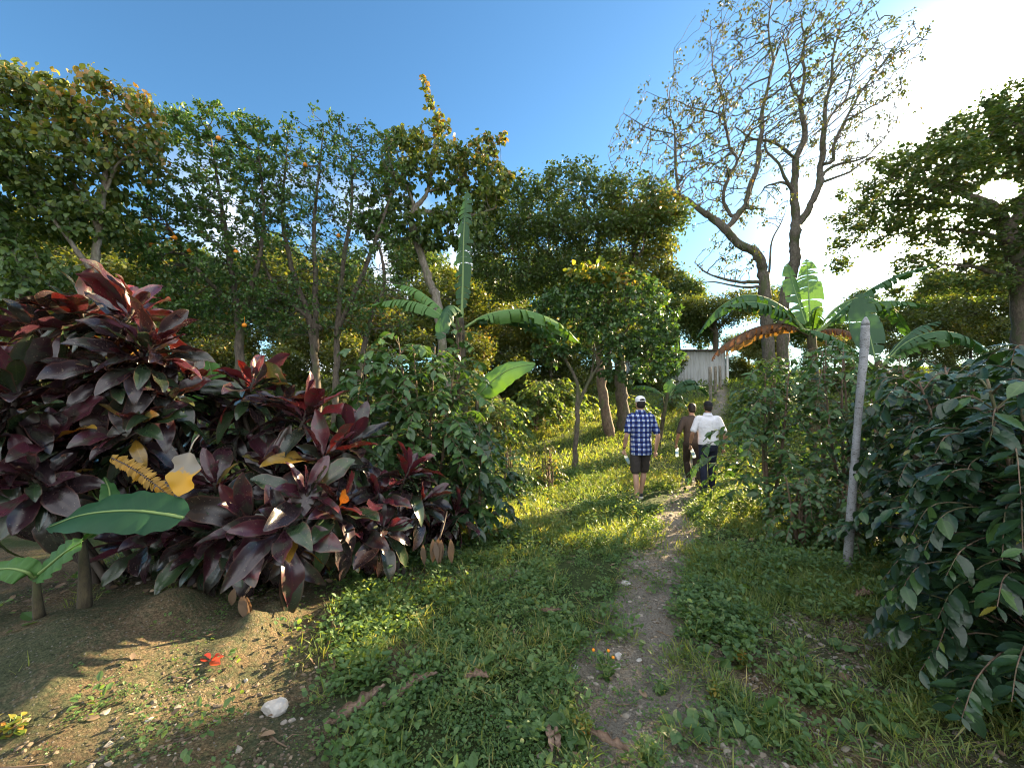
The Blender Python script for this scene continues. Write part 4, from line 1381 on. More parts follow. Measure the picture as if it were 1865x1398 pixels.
ti_plant(gpt(-2.08, 4.10), [(462, 690, 3.85, 1.03, .2, T_(20), 1.0), (400, 770, 3.75, 1.03, .5, T_(200), .2), (350, 830, 3.70, 0.97, .5, T_(-90), .0), (300, 850, 3.4, .95, .7, T_(190), .0), (390, 880, 3.3, .95, .7, T_(170), .1), (320, 960, 3.25, .9, .9, T_(190), .0), (370, 1000, 3.2, .85, 1.0, T_(180), .0), (250, 980, 3.2, .85, 1.0, T_(190), .0), (520, 730, 3.95, 0.97, .4, T_(30), .3)], 'dark shrub with crimson heart and small upright head in the middle of the bed', 103, 27, .43)
ti_plant(gpt(-1.76, 3.80), [(560, 745, 3.75, 1.12, .25, T_(60), .9), (590, 830, 3.55, 1.12, .6, T_(130), .9), (500, 850, 3.45, 1.12, .5, T_(180), .3), (640, 800, 3.85, 1.06, .7, T_(80), .3)], 'shrub with tall maroon upright leaves and one salmon red leaf', 104, 28, .44)
ti_plant(gpt(-1.81, 3.35), [(455, 950, 3.05, 1.11, .9, T_(175), .35), (520, 960, 3.00, 1.11, 1.0, T_(150), .35), (560, 900, 3.15, 1.06, .8, T_(130), .2), (400, 960, 3.15, 0.95, .9, T_(210), .0), (620, 920, 3.30, 1.01, .9, T_(110), .2)],
         'low shrub whose long purple leaves droop over the bare earth', 105, 27, .44)
ti_plant(gpt(-1.15, 3.95), [(690, 900, 3.65, 0.95, .8, T_(110), .3), (745, 855, 3.95, 0.95, .4, T_(60), .8), (700, 960, 3.55, 0.90, 1.0, T_(140), .1), (650, 965, 3.50, 0.90, 1.0, T_(160), .0), (770, 910, 3.95, 0.90, .8, T_(110), .3)],
         'shrub with purple head above pale drooping leaf tips', 106, 25, .41)
ti_plant(gpt(-0.87, 4.60), [(835, 930, 4.60, 0.85, .6, T_(80), .6), (800, 960, 4.50, 0.85, .8, T_(140), .2)], 'smallest dark shrub at the path side end of the bed', 107, 22, .41)

# withered yellow leaf and yellow fern frond hanging in the bed
wl = MB()
p = P(345, 823, 2.75)
add_leaves(wl, leaf_tpl(np.linspace(0, 1, 13), lambda u: lance(.45, .5)(u) * (1 + .12 * math.sin(u * 17)), 4, .22, .22, 2.1), np.array([p]), np.array([[.08, -.25, -1.]]), np.array([[-.1, -1, .2]]), .30, .105, -.15, np.array([.5]))
m, g = mat('withered_leaf')
uu = g.n('ShaderNodeSeparateXYZ', {0: g.n('ShaderNodeAttribute', attribute_name='lf').outputs['Vector']}).outputs
nz = g.noise(g.n('ShaderNodeTexCoord').outputs['Object'], 16, 4)
c = g.mix(g.n('ShaderNodeMapRange', {0: g.math('ADD', uu[0], g.math('MULTIPLY', g.math('SUBTRACT', nz, .5), .7)), 1: .40, 2: .48, 3: 0., 4: 1.}).outputs[0], (.20, .19, .17), (.42, .24, .02))
bs = g.n('ShaderNodeBsdfPrincipled', {'Base Color': c, 'Roughness': .6})
tr = g.n('ShaderNodeBsdfTranslucent', {'Color': c})
out(g, g.n('ShaderNodeMixShader', {0: .3, 1: bs.outputs[0], 2: tr.outputs[0]}).outputs[0])
tube(wl, spline([p, p + (0, .03, .06), p + (-.03, .12, .10)], 6), .005, 5)
tag(wl.build('withered_leaf', m), 'withered leaf half grey half yellow hanging among the dark shrubs', 'leaf')

fr = root('fern_frond', P(205, 832, 2.8), 'yellowing fern frond arching below the dark purple leaves', 'fern')
fm, fs = MB(), MB()
s = spline([P(203, 833, 2.85), P(240, 852, 2.75), P(280, 880, 2.7), P(312, 905, 2.7)], 34)
n_ = 34
tube(fs, s, np.linspace(.005, .002, 34), 5)
t = nrm(np.gradient(s, axis=0))
side = nrm(np.cross(t, (0, -1., .4)))
pw = np.sin(np.pi * np.linspace(.12, .96, n_)) ** .6 * .07
rg = np.random.default_rng(3)
for sg in (-1, 1):
    add_leaves(fm, TPL_OVAL, s, sg * side + t * .45 + rg.normal(0, .10, (n_, 3)), np.tile((0, -1., .5), (n_, 1)) + rg.normal(0, .4, (n_, 3)), pw * rg.uniform(.75, 1.1, n_), .012, .35, rg.random(n_))
m_f = leaf_mat('fern_yellow', [(0, (.26, .15, .02)), (1, (.40, .24, .035))], .35, rough=.6, vein=0)
fm.build('frond_blade', m_f, fr)
fs.build('stem', M['dead'], fr)

# small banana plants in the lower left
def leaf_card(name, parent, pts, Wd, seed, mt='banana', tear=.02, hang=.25, rnd=.3, sidev=None):
    """a broad leaf whose midrib runs through given world points"""
    rg = np.random.default_rng(seed)
    n = 22
    s = spline(pts, n)
    t = nrm(np.gradient(s, axis=0))
    sd = nrm(np.cross(t, np.array([0, 0, 1.]) if sidev is None else sidev))
    nor = np.cross(sd, t)
    us = np.linspace(0, 1, n)
    pf = np.clip(np.sin(np.pi * np.clip(us, 0.02, .995) ** .8), 0, 1) ** .55 * Wd
    lm, rm = MB(), MB()
    ws = np.linspace(-1, 1, 9)
    rows = s[:, None] + sd[:, None] * (pf[:, None] * ws[None])[..., None] + nor[:, None] * ((np.abs(ws) * .22 - hang * np.abs(ws) ** 2)[None] * pf[:, None] + .012 * np.sin(us * 37 + 2)[:, None] * np.abs(ws)[None])[..., None]
    qi = np.arange(n - 1)[:, None] * 9
    qj = np.arange(8)[None]
    Q = np.stack([qi + qj, qi + qj + 1, qi + 9 + qj + 1, qi + 9 + qj], -1).reshape(-1, 4)
    A = np.stack([np.repeat(us, 9), np.tile(ws, n), np.full(n * 9, rnd)], -1)
    lm.add(rows.reshape(-1, 3), Q, None, A)
    lo = lm.build(name, M[mt], parent)
    tube(rm, s + nor * .004, np.linspace(.011, .003, n), 6)
    ro = rm.build('rib', M['rib'], lo)
    ro.matrix_parent_inverse = Matrix.Identity(4)
    return lo


M['banana_vein'] = leaf_mat('young_banana_leaf', [(0, (.014, .06, .028)), (.5, (.022, .08, .034)), (1, (.075, .18, .04))], .3, tcol=(1.4, 1.5, .4), rough=.5, vein=.2, spec=.25)
b = gpt(P(165, 0, 2.78)[0], 2.78)
r = root('banana_plant', b, 'young banana plant with one broad blue green leaf below the dark shrubs', 'banana plant', 'banana plants')
sm = MB()
tube(sm, spline([b - (0, 0, .08), b * .5 + P(150, 985, 2.75) * .5 + (.01, 0, 0), P(150, 985, 2.75)], 10), np.linspace(.045, .02, 10), 8)
sm.build('trunk', M['stalk'], r)
leaf_card('leaf', r, [P(335, 943, 2.55), P(290, 935, 2.55), P(230, 930, 2.5), P(150, 938, 2.5), P(90, 960, 2.6)], .155, 1, 'banana_vein', sidev=np.array([0, -.62, .8]))
leaf_card('leaf', r, [P(150, 985, 2.75), P(190, 950, 2.75), P(200, 900, 2.9), P(190, 870, 3.0)], .06, 2, 'banana_vein', rnd=.7)
b2 = gpt(-2.9, 2.75)
r2 = root('banana_plant', b2, 'little banana sucker with two drooping leaves on the bank at far left', 'banana plant', 'banana plants')
sm = MB()
p0 = P(66, 1050, 2.55)
tube(sm, spline([P(72, 1125, 2.6), P(68, 1090, 2.57), p0], 8), np.linspace(.03, .016, 8), 8)
sm.build('trunk', M['stalk'], r2)
leaf_card('leaf', r2, [p0, P(90, 1030, 2.5), P(120, 1005, 2.45), P(152, 985, 2.45)], .085, 3, 'banana_vein', rnd=.8, sidev=np.array([.3, -.7, .6]))
leaf_card('leaf', r2, [p0, P(45, 1040, 2.5), P(15, 1035, 2.5), P(-40, 1042, 2.5)], .075, 4, 'banana_vein', rnd=.9, sidev=np.array([0, -.7, .6]))
for (pp, lb, sd) in [((355, 690, 4.6), 'bright backlit banana leaf between the red heads', 5)]:
    r3 = root('banana_plant', gpt(P(*pp)[0], P(*pp)[1]), lb, 'banana plant', 'banana plants')
    bb = np.array(r3.location)
    sm = MB()
    tube(sm, spline([bb - (0, 0, .08), bb + (0, 0, .6), P(372, 760, 4.6)], 10), np.linspace(.05, .025, 10), 8)
    sm.build('trunk', M['stalk'], r3)
    leaf_card('leaf', r3, [P(372, 760, 4.6), P(372, 720, 4.55), P(385, 690, 4.5), P(380, 655, 4.5)], .17, 6, 'banana_vein', rnd=1.0, sidev=np.array([.2, -1, .2]))

# middle banana: upright torn leaf, two long arching leaves to the right
d = 6.6
top = P(838, 598, d)
bz = gpt(top[0], top[1])
rc = banana(bz, top, 'banana plant with an upright torn leaf rising at the centre of the thicket',
            [(20, 'erect', 2.35, .21, .8, .85, 0), (78, 'low', 2.0, .25, .85, 1.35, 0), (66, 'low', 1.8, .22, .85, 1.35, 0), (-62, 'rise', 1.45, .22, .85, 1.0, 0), (-84, 'flat', 1.6, .24, .8, 1.1, 0), (190, 'droop', 1.1, .2, .7, .9, 0)], 201)
# leaf of a lower shoot
pb = P(868, 722, 5.9)
r4 = root('banana_plant', gpt(pb[0], pb[1]), 'low banana shoot with one pale green slanting leaf beside the bush', 'banana plant', 'banana plants')
bb = np.array(r4.location)
sm = MB()
tube(sm, spline([bb - (0, 0, .08), bb * .5 + pb * .5 + (.02, 0, 0), pb], 10), np.linspace(.05, .02, 10), 8)
sm.build('trunk', M['stalk'], r4)
leaf_card('leaf', r4, [pb, P(895, 695, 5.85), P(930, 672, 5.8), P(975, 662, 5.8)], .20, 7, 'banana', hang=.55, rnd=1.0, sidev=np.array([.1, -.8, .6]))

# bananas at the right
d = 12.0
top = P(1478, 612, d)
banana(gpt(top[0], top[1]), top, 'biggest banana plant at the right with fringed leaves and dry brown skirts',
       [(-88, 'arch', 3.21, 0.38, .85, 1.15, 0), (-100, 'flat', 3.05, 0.36, .85, 1.2, 0), (86, 'arch', 3.05, 0.38, .85, 1.1, 0), (125, 'rise', 2.69, 0.36, .7, .8, 0), (-20, 'up', 2.34, 0.47, .45, .5, 0), (30, 'up', 2.46, 0.40, .5, .6, 0), (100, 'flat', 3.16, 0.34, .85, 1.1, 0),
        (-92, 'dead', 3.39, 0.29, .9, 1.4, 1), (-80, 'dead', 2.69, 0.27, .9, 1.4, 1), (-150, 'flat', 1.99, 0.34, .8, 1.1, 0), (150, 'dead', 1.40, 0.22, .9, 1.4, 1)], 202, .14)
d = 9.0
top = P(1600, 668, d)
banana(gpt(top[0], top[1]), top, 'banana plant with glowing pale green leaf right behind the grey post',
       [(10, 'up', 1.75, .36, .12, .3, 0), (80, 'rise', 1.7, .28, .8, .9, 0), (95, 'flat', 2.0, .26, .85, 1.1, 0), (-70, 'rise', 1.5, .26, .8, .9, 0), (110, 'arch', 1.9, .26, .85, 1.1, 0), (-60, 'flat', 1.4, .25, .8, 1.0, 0)], 203, .09)
d = 12.2
top = P(1215, 722, d)
banana(gpt(top[0] - .3, top[1]), top, 'small dark banana plant on the slope behind the white cap',
       [(80, 'arch', 1.3, .2, .6, 1.0, 0), (100, 'flat', 1.1, .2, .6, 1.0, 0), (-60, 'flat', 1.1, .2, .6, 1.0, 0), (30, 'rise', .9, .2, .5, .8, 0)], 204, .06)

# coffee bushes
def coffee(px, py, d, h, s, lb, seed, nlat=60, L=.15, mt='coffee', tpl=TPL_COFFEE, stems=3, prob=1., pair=.055, dz=0., w=.21):
    p = P(px, py, d)
    return side_branch_bush('coffee_bush', lb, 'bush', gpt(p[0], p[1], dz), h, s, nlat, L, w, tpl, M[mt], seed, stems=stems, group='coffee bushes', pair=pair, prob=prob)


coffee(1890, 0, 2.2, 1.75, .66, 'dark glossy coffee bush filling the lower right corner', 301, 150, .13, pair=.038)
coffee(1905, 0, 2.75, 2.05, .85, 'tall dark coffee bush at the right edge above the corner bush', 302, 130, .14, pair=.042)
coffee(1735, 0, 3.6, 1.95, .85, 'dark coffee bush just right of the grey post', 303, 120, .14, pair=.045)
coffee(1660, 0, 4.9, 2.05, .9, 'coffee bush behind the grey post with sunlit edges', 304, 110, .14, pair=.05)
coffee(1810, 0, 4.6, 2.3, 1.0, 'tall coffee bush at the back of the right hand row', 305, 110, .145, pair=.05)
coffee(1385, 0, 6.3, 2.35, 1.1, 'sparse coffee bush reaching a twig across the white shirted walker', 306, 70, .15, 'shrub', TPL_MID, prob=.85, w=.24)
coffee(1525, 0, 5.9, 2.45, .95, 'backlit coffee bush left of the grey post', 307, 70, .15, 'shrub', TPL_MID, prob=.85, w=.24)
coffee(1480, 0, 7.6, 2.8, 1.0, 'coffee bush under the biggest banana plant', 308, 60, .16, 'shrub', TPL_MID, prob=.8, w=.24)
coffee(1590, 0, 7.4, 2.5, 1.0, 'coffee bush under the glowing banana leaf', 309, 56, .16, 'shrub', TPL_MID, prob=.8, w=.24)
coffee(1440, 0, 5.0, .85, .55, 'low bright bush sprouting at the foot of the sparse coffee bush', 310, 50, .085, 'shrub', TPL_OVAL, stems=6, pair=.04, w=.28)
coffee(1530, 0, 4.7, .75, .5, 'low bush with bright leaves touching the foot of the post', 311, 46, .085, 'shrub', TPL_OVAL, stems=6, pair=.04, w=.28)
coffee(1000, 0, 8.2, .9, .45, 'bright weedy bush in the sun left of the small tree', 312, 36, .09, 'gold', TPL_OVAL, stems=7, pair=.05, w=.24)
# thicket in the middle
coffee(790, 0, 5.3, 2.45, .95, 'dense coffee bush at the centre left behind the purple heads', 313, 120, .16, 'shrub', TPL_MID, stems=4, w=.24)
coffee(690, 0, 5.6, 2.25, .85, 'looser coffee bush with rounded leaves behind the maroon leaves', 314, 70, .17, 'shrub', TPL_MID, stems=3, w=.28, prob=.85)
coffee(868, 0, 5.2, 1.6, .6, 'drooping dark coffee bush at the path side of the thicket', 315, 60, .16, 'coffee', TPL_COFFEE, stems=2)
coffee(832, 0, 6.0, 2.75, .55, 'tall slim coffee stem with leaves climbing to the upright banana leaf', 316, 60, .15, 'shrub', TPL_MID, stems=2, w=.26)
coffee(925, 0, 7.6, .95, .6, 'sunlit bush beside the thicket at the edge of the grass', 317, 44, .10, 'shrub', TPL_OVAL, stems=5, w=.28)
# ------------------------------------------------------------------ shed, fence posts, grey post
m, g = mat('corrugated_metal')
tcn = g.n('ShaderNodeTexCoord')
nz = g.noise(g.n('ShaderNodeMapping', {0: tcn.outputs['Object'], 'Scale': (4, 4, .6)}).outputs[0], 2.0, 5, .6)
c = g.mix(g.n('ShaderNodeMapRange', {0: nz, 1: .45, 2: .7, 3: 0., 4: .6}).outputs[0], (.42, .44, .46), (.26, .26, .25))
bs = g.n('ShaderNodeBsdfPrincipled', {'Base Color': c, 'Roughness': .5, 'Metallic': .15})
out(g, bs.outputs[0])
M['corrugated'] = m
M['rust_roof'] = plain_mat('rusty_roof_sheet', (.09, .065, .05), .7, 5, .4)
M['white_paint'] = plain_mat('white_paint', (.7, .7, .7), .6, 10, .1)
d = 24.0
A0, A1 = P(1175, 695, d), P(1322, 695, d)
z0 = A0[2] - .5
z1 = P(1280, 639, d)[2]
shed = root('metal_shed', (A0[0], d, z0), 'white corrugated metal shed at the top of the grassy path', 'shed')


def sheet_wall(mb, a, b, za, zb, amp=.018, pitch=.19):
    L = np.hypot(*(np.array(b) - np.array(a)))
    n = int(L / pitch * 8)
    t = np.linspace(0, 1, n)
    dirn = (np.array(b) - np.array(a)) / L
    nor = np.array([dirn[1], -dirn[0]])
    w = amp * np.sign(np.sin(t * L / pitch * 2 * np.pi)) * np.abs(np.sin(t * L / pitch * 2 * np.pi)) ** .6
    xy = np.array(a) + t[:, None] * L * dirn + w[:, None] * nor
    V = np.concatenate([np.c_[xy, np.full(n, za)], np.c_[xy, np.full(n, zb)]])
    i = np.arange(n - 1)
    mb.add(V, np.stack([i, i + 1, n + i + 1, n + i], -1))


wm_ = MB()
xa, xb, ya, yb = A0[0], A1[0], d, d + 5
sheet_wall(wm_, (xa, ya), (xb, ya), z0, z1)
sheet_wall(wm_, (xb, ya), (xb, yb), z0, z1 + .0)
sheet_wall(wm_, (xb, yb), (xa, yb), z0, z1 + .4)
sheet_wall(wm_, (xa, yb), (xa, ya), z0, z1 + .0)
wm_.build('wall', M['corrugated'], shed)


def box(mb, c, s, rot=0.0):
    c, s = np.array(c, float), np.array(s, float) / 2
    v = np.array([[x, y, z] for x in (-1, 1) for y in (-1, 1) for z in (-1, 1)]) * s
    ca, sa = math.cos(rot), math.sin(rot)
    v = np.stack([v[:, 0] * ca - v[:, 1] * sa, v[:, 0] * sa + v[:, 1] * ca, v[:, 2]], -1)
    mb.add(v + c, [[0, 1, 3, 2], [4, 6, 7, 5], [0, 4, 5, 1], [2, 3, 7, 6], [0, 2, 6, 4], [1, 5, 7, 3]])


rm_ = MB()
rm_.add([[xa - .3, ya - .35, z1 - .01], [xb + .3, ya - .35, z1 - .01], [xb + .3, yb + .3, z1 + .45], [xa - .3, yb + .3, z1 + .45],
         [xa - .3, ya - .35, z1 + .06], [xb + .3, ya - .35, z1 + .06], [xb + .3, yb + .3, z1 + .52], [xa - .3, yb + .3, z1 + .52]],
        [[0, 3, 2, 1], [4, 5, 6, 7], [0, 1, 5, 4], [1, 2, 6, 5], [2, 3, 7, 6], [3, 0, 4, 7]])
rm_.build('roof', M['rust_roof'], shed, smooth=False)
cm_ = MB()
box(cm_, (xb + .08, ya - .05, (z0 + z1) / 2), (.10, .10, z1 - z0))
cm_.build('corner_post', M['white_paint'], shed, smooth=False)

for i, (px, py0, py1, dd, lb) in enumerate([(1293, 668, 706, 18.5, 'weathered fence post nearest the walkers on the grassy slope'), (1302.5, 667, 697, 20.5, 'middle weathered fence post in front of the shed'), (1311, 666, 692, 22.5, 'fence post closest to the white shed corner')]):
    b, t_ = P(px, py1, dd), P(px, py0, dd)
    mb = MB()
    b[2] = min(b[2], float(ground_h(b[0], b[1]))) - .3
    tube(mb, spline([b, b * .5 + t_ * .5 + (.01, 0, 0), t_], 8), [.08, .078, .076, .075, .075, .074, .074, .07], 8)
    tag(mb.build('fence_post', M['bark_grey']), lb, 'fence post', 'wooden fence posts below the shed')

m, g = mat('pale_post')
tcn = g.n('ShaderNodeTexCoord')
ob = tcn.outputs['Object']
mp = g.n('ShaderNodeMapping', {0: ob, 'Scale': (1, 1, 2.6)})
a = g.noise(mp.outputs[0], 34, 4, .6)
b_ = g.noise(ob, 7, 4, .6)
c = g.mix(g.n('ShaderNodeMapRange', {0: b_, 1: .35, 2: .7, 3: 0., 4: 1.}).outputs[0], (.29, .295, .31), (.17, .17, .165))
c = g.mix(g.n('ShaderNodeMapRange', {0: a, 1: .575, 2: .64, 3: 0., 4: .9}).outputs[0], c, (.06, .05, .045))
c = g.mix(g.n('ShaderNodeMapRange', {0: g.noise(mp.outputs[0], 80, 2), 1: .60, 2: .66, 3: 0., 4: .8}).outputs[0], c, (.08, .07, .06))
bp = g.n('ShaderNodeBump', {'Strength': .5, 'Distance': .006, 'Height': a})
out(g, g.n('ShaderNodeBsdfPrincipled', {'Base Color': c, 'Roughness': .75, 'Normal': bp.outputs[0]}).outputs[0])
q = G_(1540, 1053)
dq = q[1]
mb = MB()
s = spline([q - (0, 0, .15), P(1546, 990, dq), P(1556, 850, dq - .03), P(1566, 720, dq - .05), P(1574, 640, dq - .08), P(1576, 592, dq - .1)], 40)
tube(mb, s, (.035 + .003 * np.sin(np.linspace(0, 9, 40)) + .0012 * np.random.default_rng(4).normal(size=40)) * np.linspace(1.0, .95, 40), 14)
e = s[-1]
mb2 = MB()
tube(mb, np.array([e, e + (.002, 0, .03), e + (.010, .005, .075)]), [.033, .030, .010], 14)
tag(mb.build('grey_post', m), 'speckled pale grey wooden post leaning before the dark coffee bushes', 'post')

# ------------------------------------------------------------------ things lying on the earth
def stone(px, py, wpx, lb, seed, flat=.6, white=False, grp='stones on the earth', ang=0.5):
    q = G_(px, py)
    dd = q[1]
    s = wpx * dd / F / 2
    rg = np.random.default_rng(seed)
    V = ICO3_V.copy()
    for k in range(9):          # chop flat facets
        nn = nrm(rg.normal(size=3))
        h = rg.uniform(.55, .85)
        dt_ = V @ nn
        V -= np.maximum(dt_ - h, 0)[:, None] * nn
    V += .03 * nrm(rg.normal(size=V.shape))
    V *= np.array([s, s * rg.uniform(.7, .95), s * flat])
    ca, sa = math.cos(ang), math.sin(ang)
    V = np.stack([V[:, 0] * ca - V[:, 1] * sa, V[:, 0] * sa + V[:, 1] * ca, V[:, 2]], -1)
    mb = MB()
    mb.add(V + np.array([q[0], q[1], float(ground_h(q[0], q[1])) + s * flat * .45]), None, ICO3_F, np.tile([0, 0, rg.random()], (len(V), 1)))
    return tag(mb.build('stone', M['white_stone'] if white else M['stone'], smooth=False), lb, 'stone', grp)


stone(500, 1292, 46, 'largest white angular stone lying on the bare earth at lower left', 1, .7, True)
stone(518, 1318, 13, 'small tan stone beside the largest white stone', 2)
stone(532, 1312, 14, 'small grey stone touching the tan stone by the largest white stone', 3)
stone(1126, 1188, 17, 'round pale stone on the path by a yellow flowered weed', 4, .8, True)
stone(1210, 1197, 14, 'round pale stone standing alone at the right side of the path', 5, .8, True)
stone(1164, 1194, 11, 'small pale stone between the two round pale path stones', 6, .6, True)
stone(1090, 1146, 18, 'flat brown grey stone on the left rim of the path', 7, .5)
stone(1126, 1132, 13, 'bluish pale stone uphill of the flat brown stone', 8, .6, True)
stone(1138, 1141, 22, 'long flat grey stone in the stony part of the path', 9, .35)
stone(1128, 1152, 17, 'pale flat stone just below the long flat grey stone', 10, .4, True)
stone(1165, 1117, 14, 'tan stone half sunk in the path uphill of the long flat stone', 11, .5)
stone(1124, 1208, 20, 'slanting grey stone under the round pale stone by the weed', 12, .5)
stone(1150, 1013, 40, 'wide flat slab of rock showing in the path near the walkers', 13, .25)
stone(1140, 1060, 18, 'whitish broken stone where the path bends', 14, .5, True)
stone(1268, 1168, 16, 'brown stone among the weeds right of the path', 15, .6)
stone(650, 1150, 17, 'flat grey stone beside the dead husk on the bare earth', 16, .35)
stone(655, 1222, 10, 'little tan round stone in weeds beneath the dead husk', 17, .8)
stone(1345, 1382, 20, 'tan stone in the gravel at the lower right rim', 18, .5)
stone(1048, 1212, 11, 'small bluish stone left of the slanting grey stone', 19, .6, True)
stone(272, 1318, 13, 'small white stone in the sunlit strip at lower left', 20, .5, True)

M['husk'] = bark_mat('dry_husk', (.10, .062, .042), (.26, .18, .13), 30)


def husk(pts, w, lb, seed, cat='dead husk', curl=.6, name='dry_husk'):
    """a dried banana sheath: a curled strip lying on the ground; pts (px, py, lift m)"""
    rg = np.random.default_rng(seed)
    ww = []
    w = w * 1.35
    over = .045 if pts[0][0] > 640 or pts[-1][0] > 690 else .008     # those among the weeds lie on top of them
    for (px, py, lift) in pts:
        q = G_(px, py)
        ww.append([q[0], q[1], float(ground_h(q[0], q[1])) + lift + over])
    n = 24
    s = spline(ww, n)
    t = nrm(np.gradient(s, axis=0))
    sd = nrm(np.cross(t, (0, 0, 1.)))
    us = np.linspace(0, 1, n)
    pw = w * (np.sin(np.pi * np.clip(us, .06, .97)) ** .6) * (1 + .25 * np.sin(us * 19 + seed))
    m_ = 9
    a = np.linspace(-1, 1, m_) * (1.4 + curl)
    mb = MB()
    V = s[:, None] + sd[:, None] * (pw[:, None] * np.sin(a)[None] * .8)[..., None] + np.array([0, 0, 1.]) * (pw[:, None] * (1 - np.cos(a))[None] * .5 + .004 + .12 * w * np.sin(us * 31)[:, None] * np.abs(a)[None])[..., None]
    i = np.arange(n - 1)[:, None] * m_
    j = np.arange(m_ - 1)[None]
    Q = np.stack([i + j, i + j + 1, i + m_ + j + 1, i + m_ + j], -1).reshape(-1, 4)
    mb.add(V.reshape(-1, 3), Q)
    V2 = V - np.array([0, 0, .006])
    mb.add(V2.reshape(-1, 3), Q[:, ::-1])
    return tag(mb.build(name, M['husk']), lb, cat, 'dry plant husks on the earth')


husk([(592, 1346, .01), (625, 1325, .01), (665, 1302, .015), (700, 1272, .02)], .028, 'longest curved brown husk lying at the edge of the weeds', 1)
husk([(695, 1312, .01), (725, 1290, .02), (760, 1268, .02), (796, 1243, .02)], .022, 'split grey brown husk half covered by weeds', 2)
husk([(618, 1138, .03), (612, 1165, .03), (603, 1195, .012), (607, 1230, .01)], .03, 'dark husk with pale cut top standing out on the bare earth', 3)
husk([(845, 1258, .02), (870, 1252, .02), (890, 1248, .02)], .02, 'short grey husk lying across the weeds', 4)
husk([(995, 1345, .015), (1002, 1370, .015), (1006, 1400, .015)], .016, 'narrow flat husk pointing at the viewer in the foreground', 5, curl=.1)
husk([(1012, 1350, .015), (1016, 1375, .015), (1017, 1400, .015)], .013, 'second narrow husk beside its twin in the foreground', 6, curl=.1)
husk([(1070, 1352, .01), (1110, 1370, .012), (1150, 1385, .01)], .018, 'dark curled husk under the bright weed clump in the foreground', 7)
husk([(1020, 1125, .02), (1000, 1130, .02), (985, 1128, .02)], .02, 'dark husk in the weeds left of the path stones', 8)
husk([(1560, 1108, .03), (1575, 1105, .03), (1590, 1108, .03)], .03, 'curled dead leaf at the foot of the coffee bushes', 9)

q = G_(383, 1212)
rl = MB()
o_ = np.array([q[0], q[1], float(ground_h(q[0], q[1])) + .02])
add_leaves(rl, leaf_tpl(np.linspace(0, 1, 7), lance(.5, .8), 2, .5), np.array([o_] * 4), np.array([[-1, .3, .35], [.9, -.35, .10], [.35, .8, .55], [.8, .3, .3]]), np.array([[.3, -.6, 1], [-.2, -.5, 1.], [-.6, -.8, .5], [0, -.5, 1.]]),
           np.array([.085, .085, .06, .075]), np.array([.026, .024, .02, .018]), .35, np.array([.3, .9, .1, .6]))
tag(rl.build('fallen_leaf', M['red_leaf']), 'curled bright red fallen leaf on the sunlit earth', 'leaf')

# brown dead leaves hanging under the shrubs
for (px, py, dd, n, L, lb, sd) in [(800, 985, 3.75, 12, .26, 'bundle of dead brown leaves hanging below the purple shrub', 1), (448, 1085, 2.75, 7, .2, 'dead curled leaf bundle over the root lump under the drooping shrub', 2)]:
    rg = np.random.default_rng(sd)
    mb = MB()
    p = P(px, py, dd)
    O = p + rg.normal(0, .035, (n, 3)) * np.array([1.4, 1, .6])
    add_leaves(mb, TPL_MID, O, np.array([0, 0, -1.]) + rg.normal(0, .22, (n, 3)), np.array([0, -1., 0]) + rg.normal(0, .5, (n, 3)), L * rg.uniform(.7, 1.1, n), .028, .25, rg.random(n) * .6)
    tube(mb, spline([p + (0, 0, .02), p + (.02, .1, .1), p + (.03, .25, .2)], 6), .008, 5)
    tag(mb.build('dead_leaves', M['dead']), lb, 'dead leaves', kind='thing')

# weeds that stand out
def weed(px, py, h, n, L, lb, seed, mt='weed', stems=5, sp=.5, flower=False, w=.2):
    q = G_(px, py)
    rg = np.random.default_rng(seed)
    r = root('weed', gpt(q[0], q[1]), lb, 'weed', 'weeds standing out of the ground cover')
    b = np.array(r.location)
    sm, lm, fm = MB(), MB(), MB()
    for k in range(stems):
        a = rg.uniform(0, 6.28)
        tp = b + np.array([math.cos(a) * h * sp * rg.random(), math.sin(a) * h * sp * rg.random(), h * rg.uniform(.6, 1.05)])
        s = spline([b - (0, 0, .02), b * .5 + tp * .5 + rg.normal(0, .01, 3), tp], 10)
        tube(sm, s, np.linspace(.0035, .0015, 10), 5)
        m_ = n // stems
        t = rg.uniform(.15, 1, m_)
        i = np.clip((t * 9).astype(int), 0, 8)
        O = s[i]
        aa = rg.uniform(0, 6.28, m_)
        el = rg.uniform(-.1, .8, m_)
        Y = np.stack([np.cos(aa) * np.cos(el), np.sin(aa) * np.cos(el), np.sin(el)], -1)
        l = L * rg.uniform(.5, 1.2, m_) * (1.2 - .5 * t)
        add_leaves(lm, TPL_OVAL, O, Y, np.array([0, 0, 1.]) + rg.normal(0, .3, (m_, 3)), l, l * w, .3, rg.random(m_))
        if flower and k < 3:
            fm.add(tp + ICO_V * .011, None, ICO_F)
    sm.build('stem', M['rib'], r)
    lm.build('foliage', M[mt], r)
    if fm.n:
        fm.build('flower', M['orange'], r)
    return r


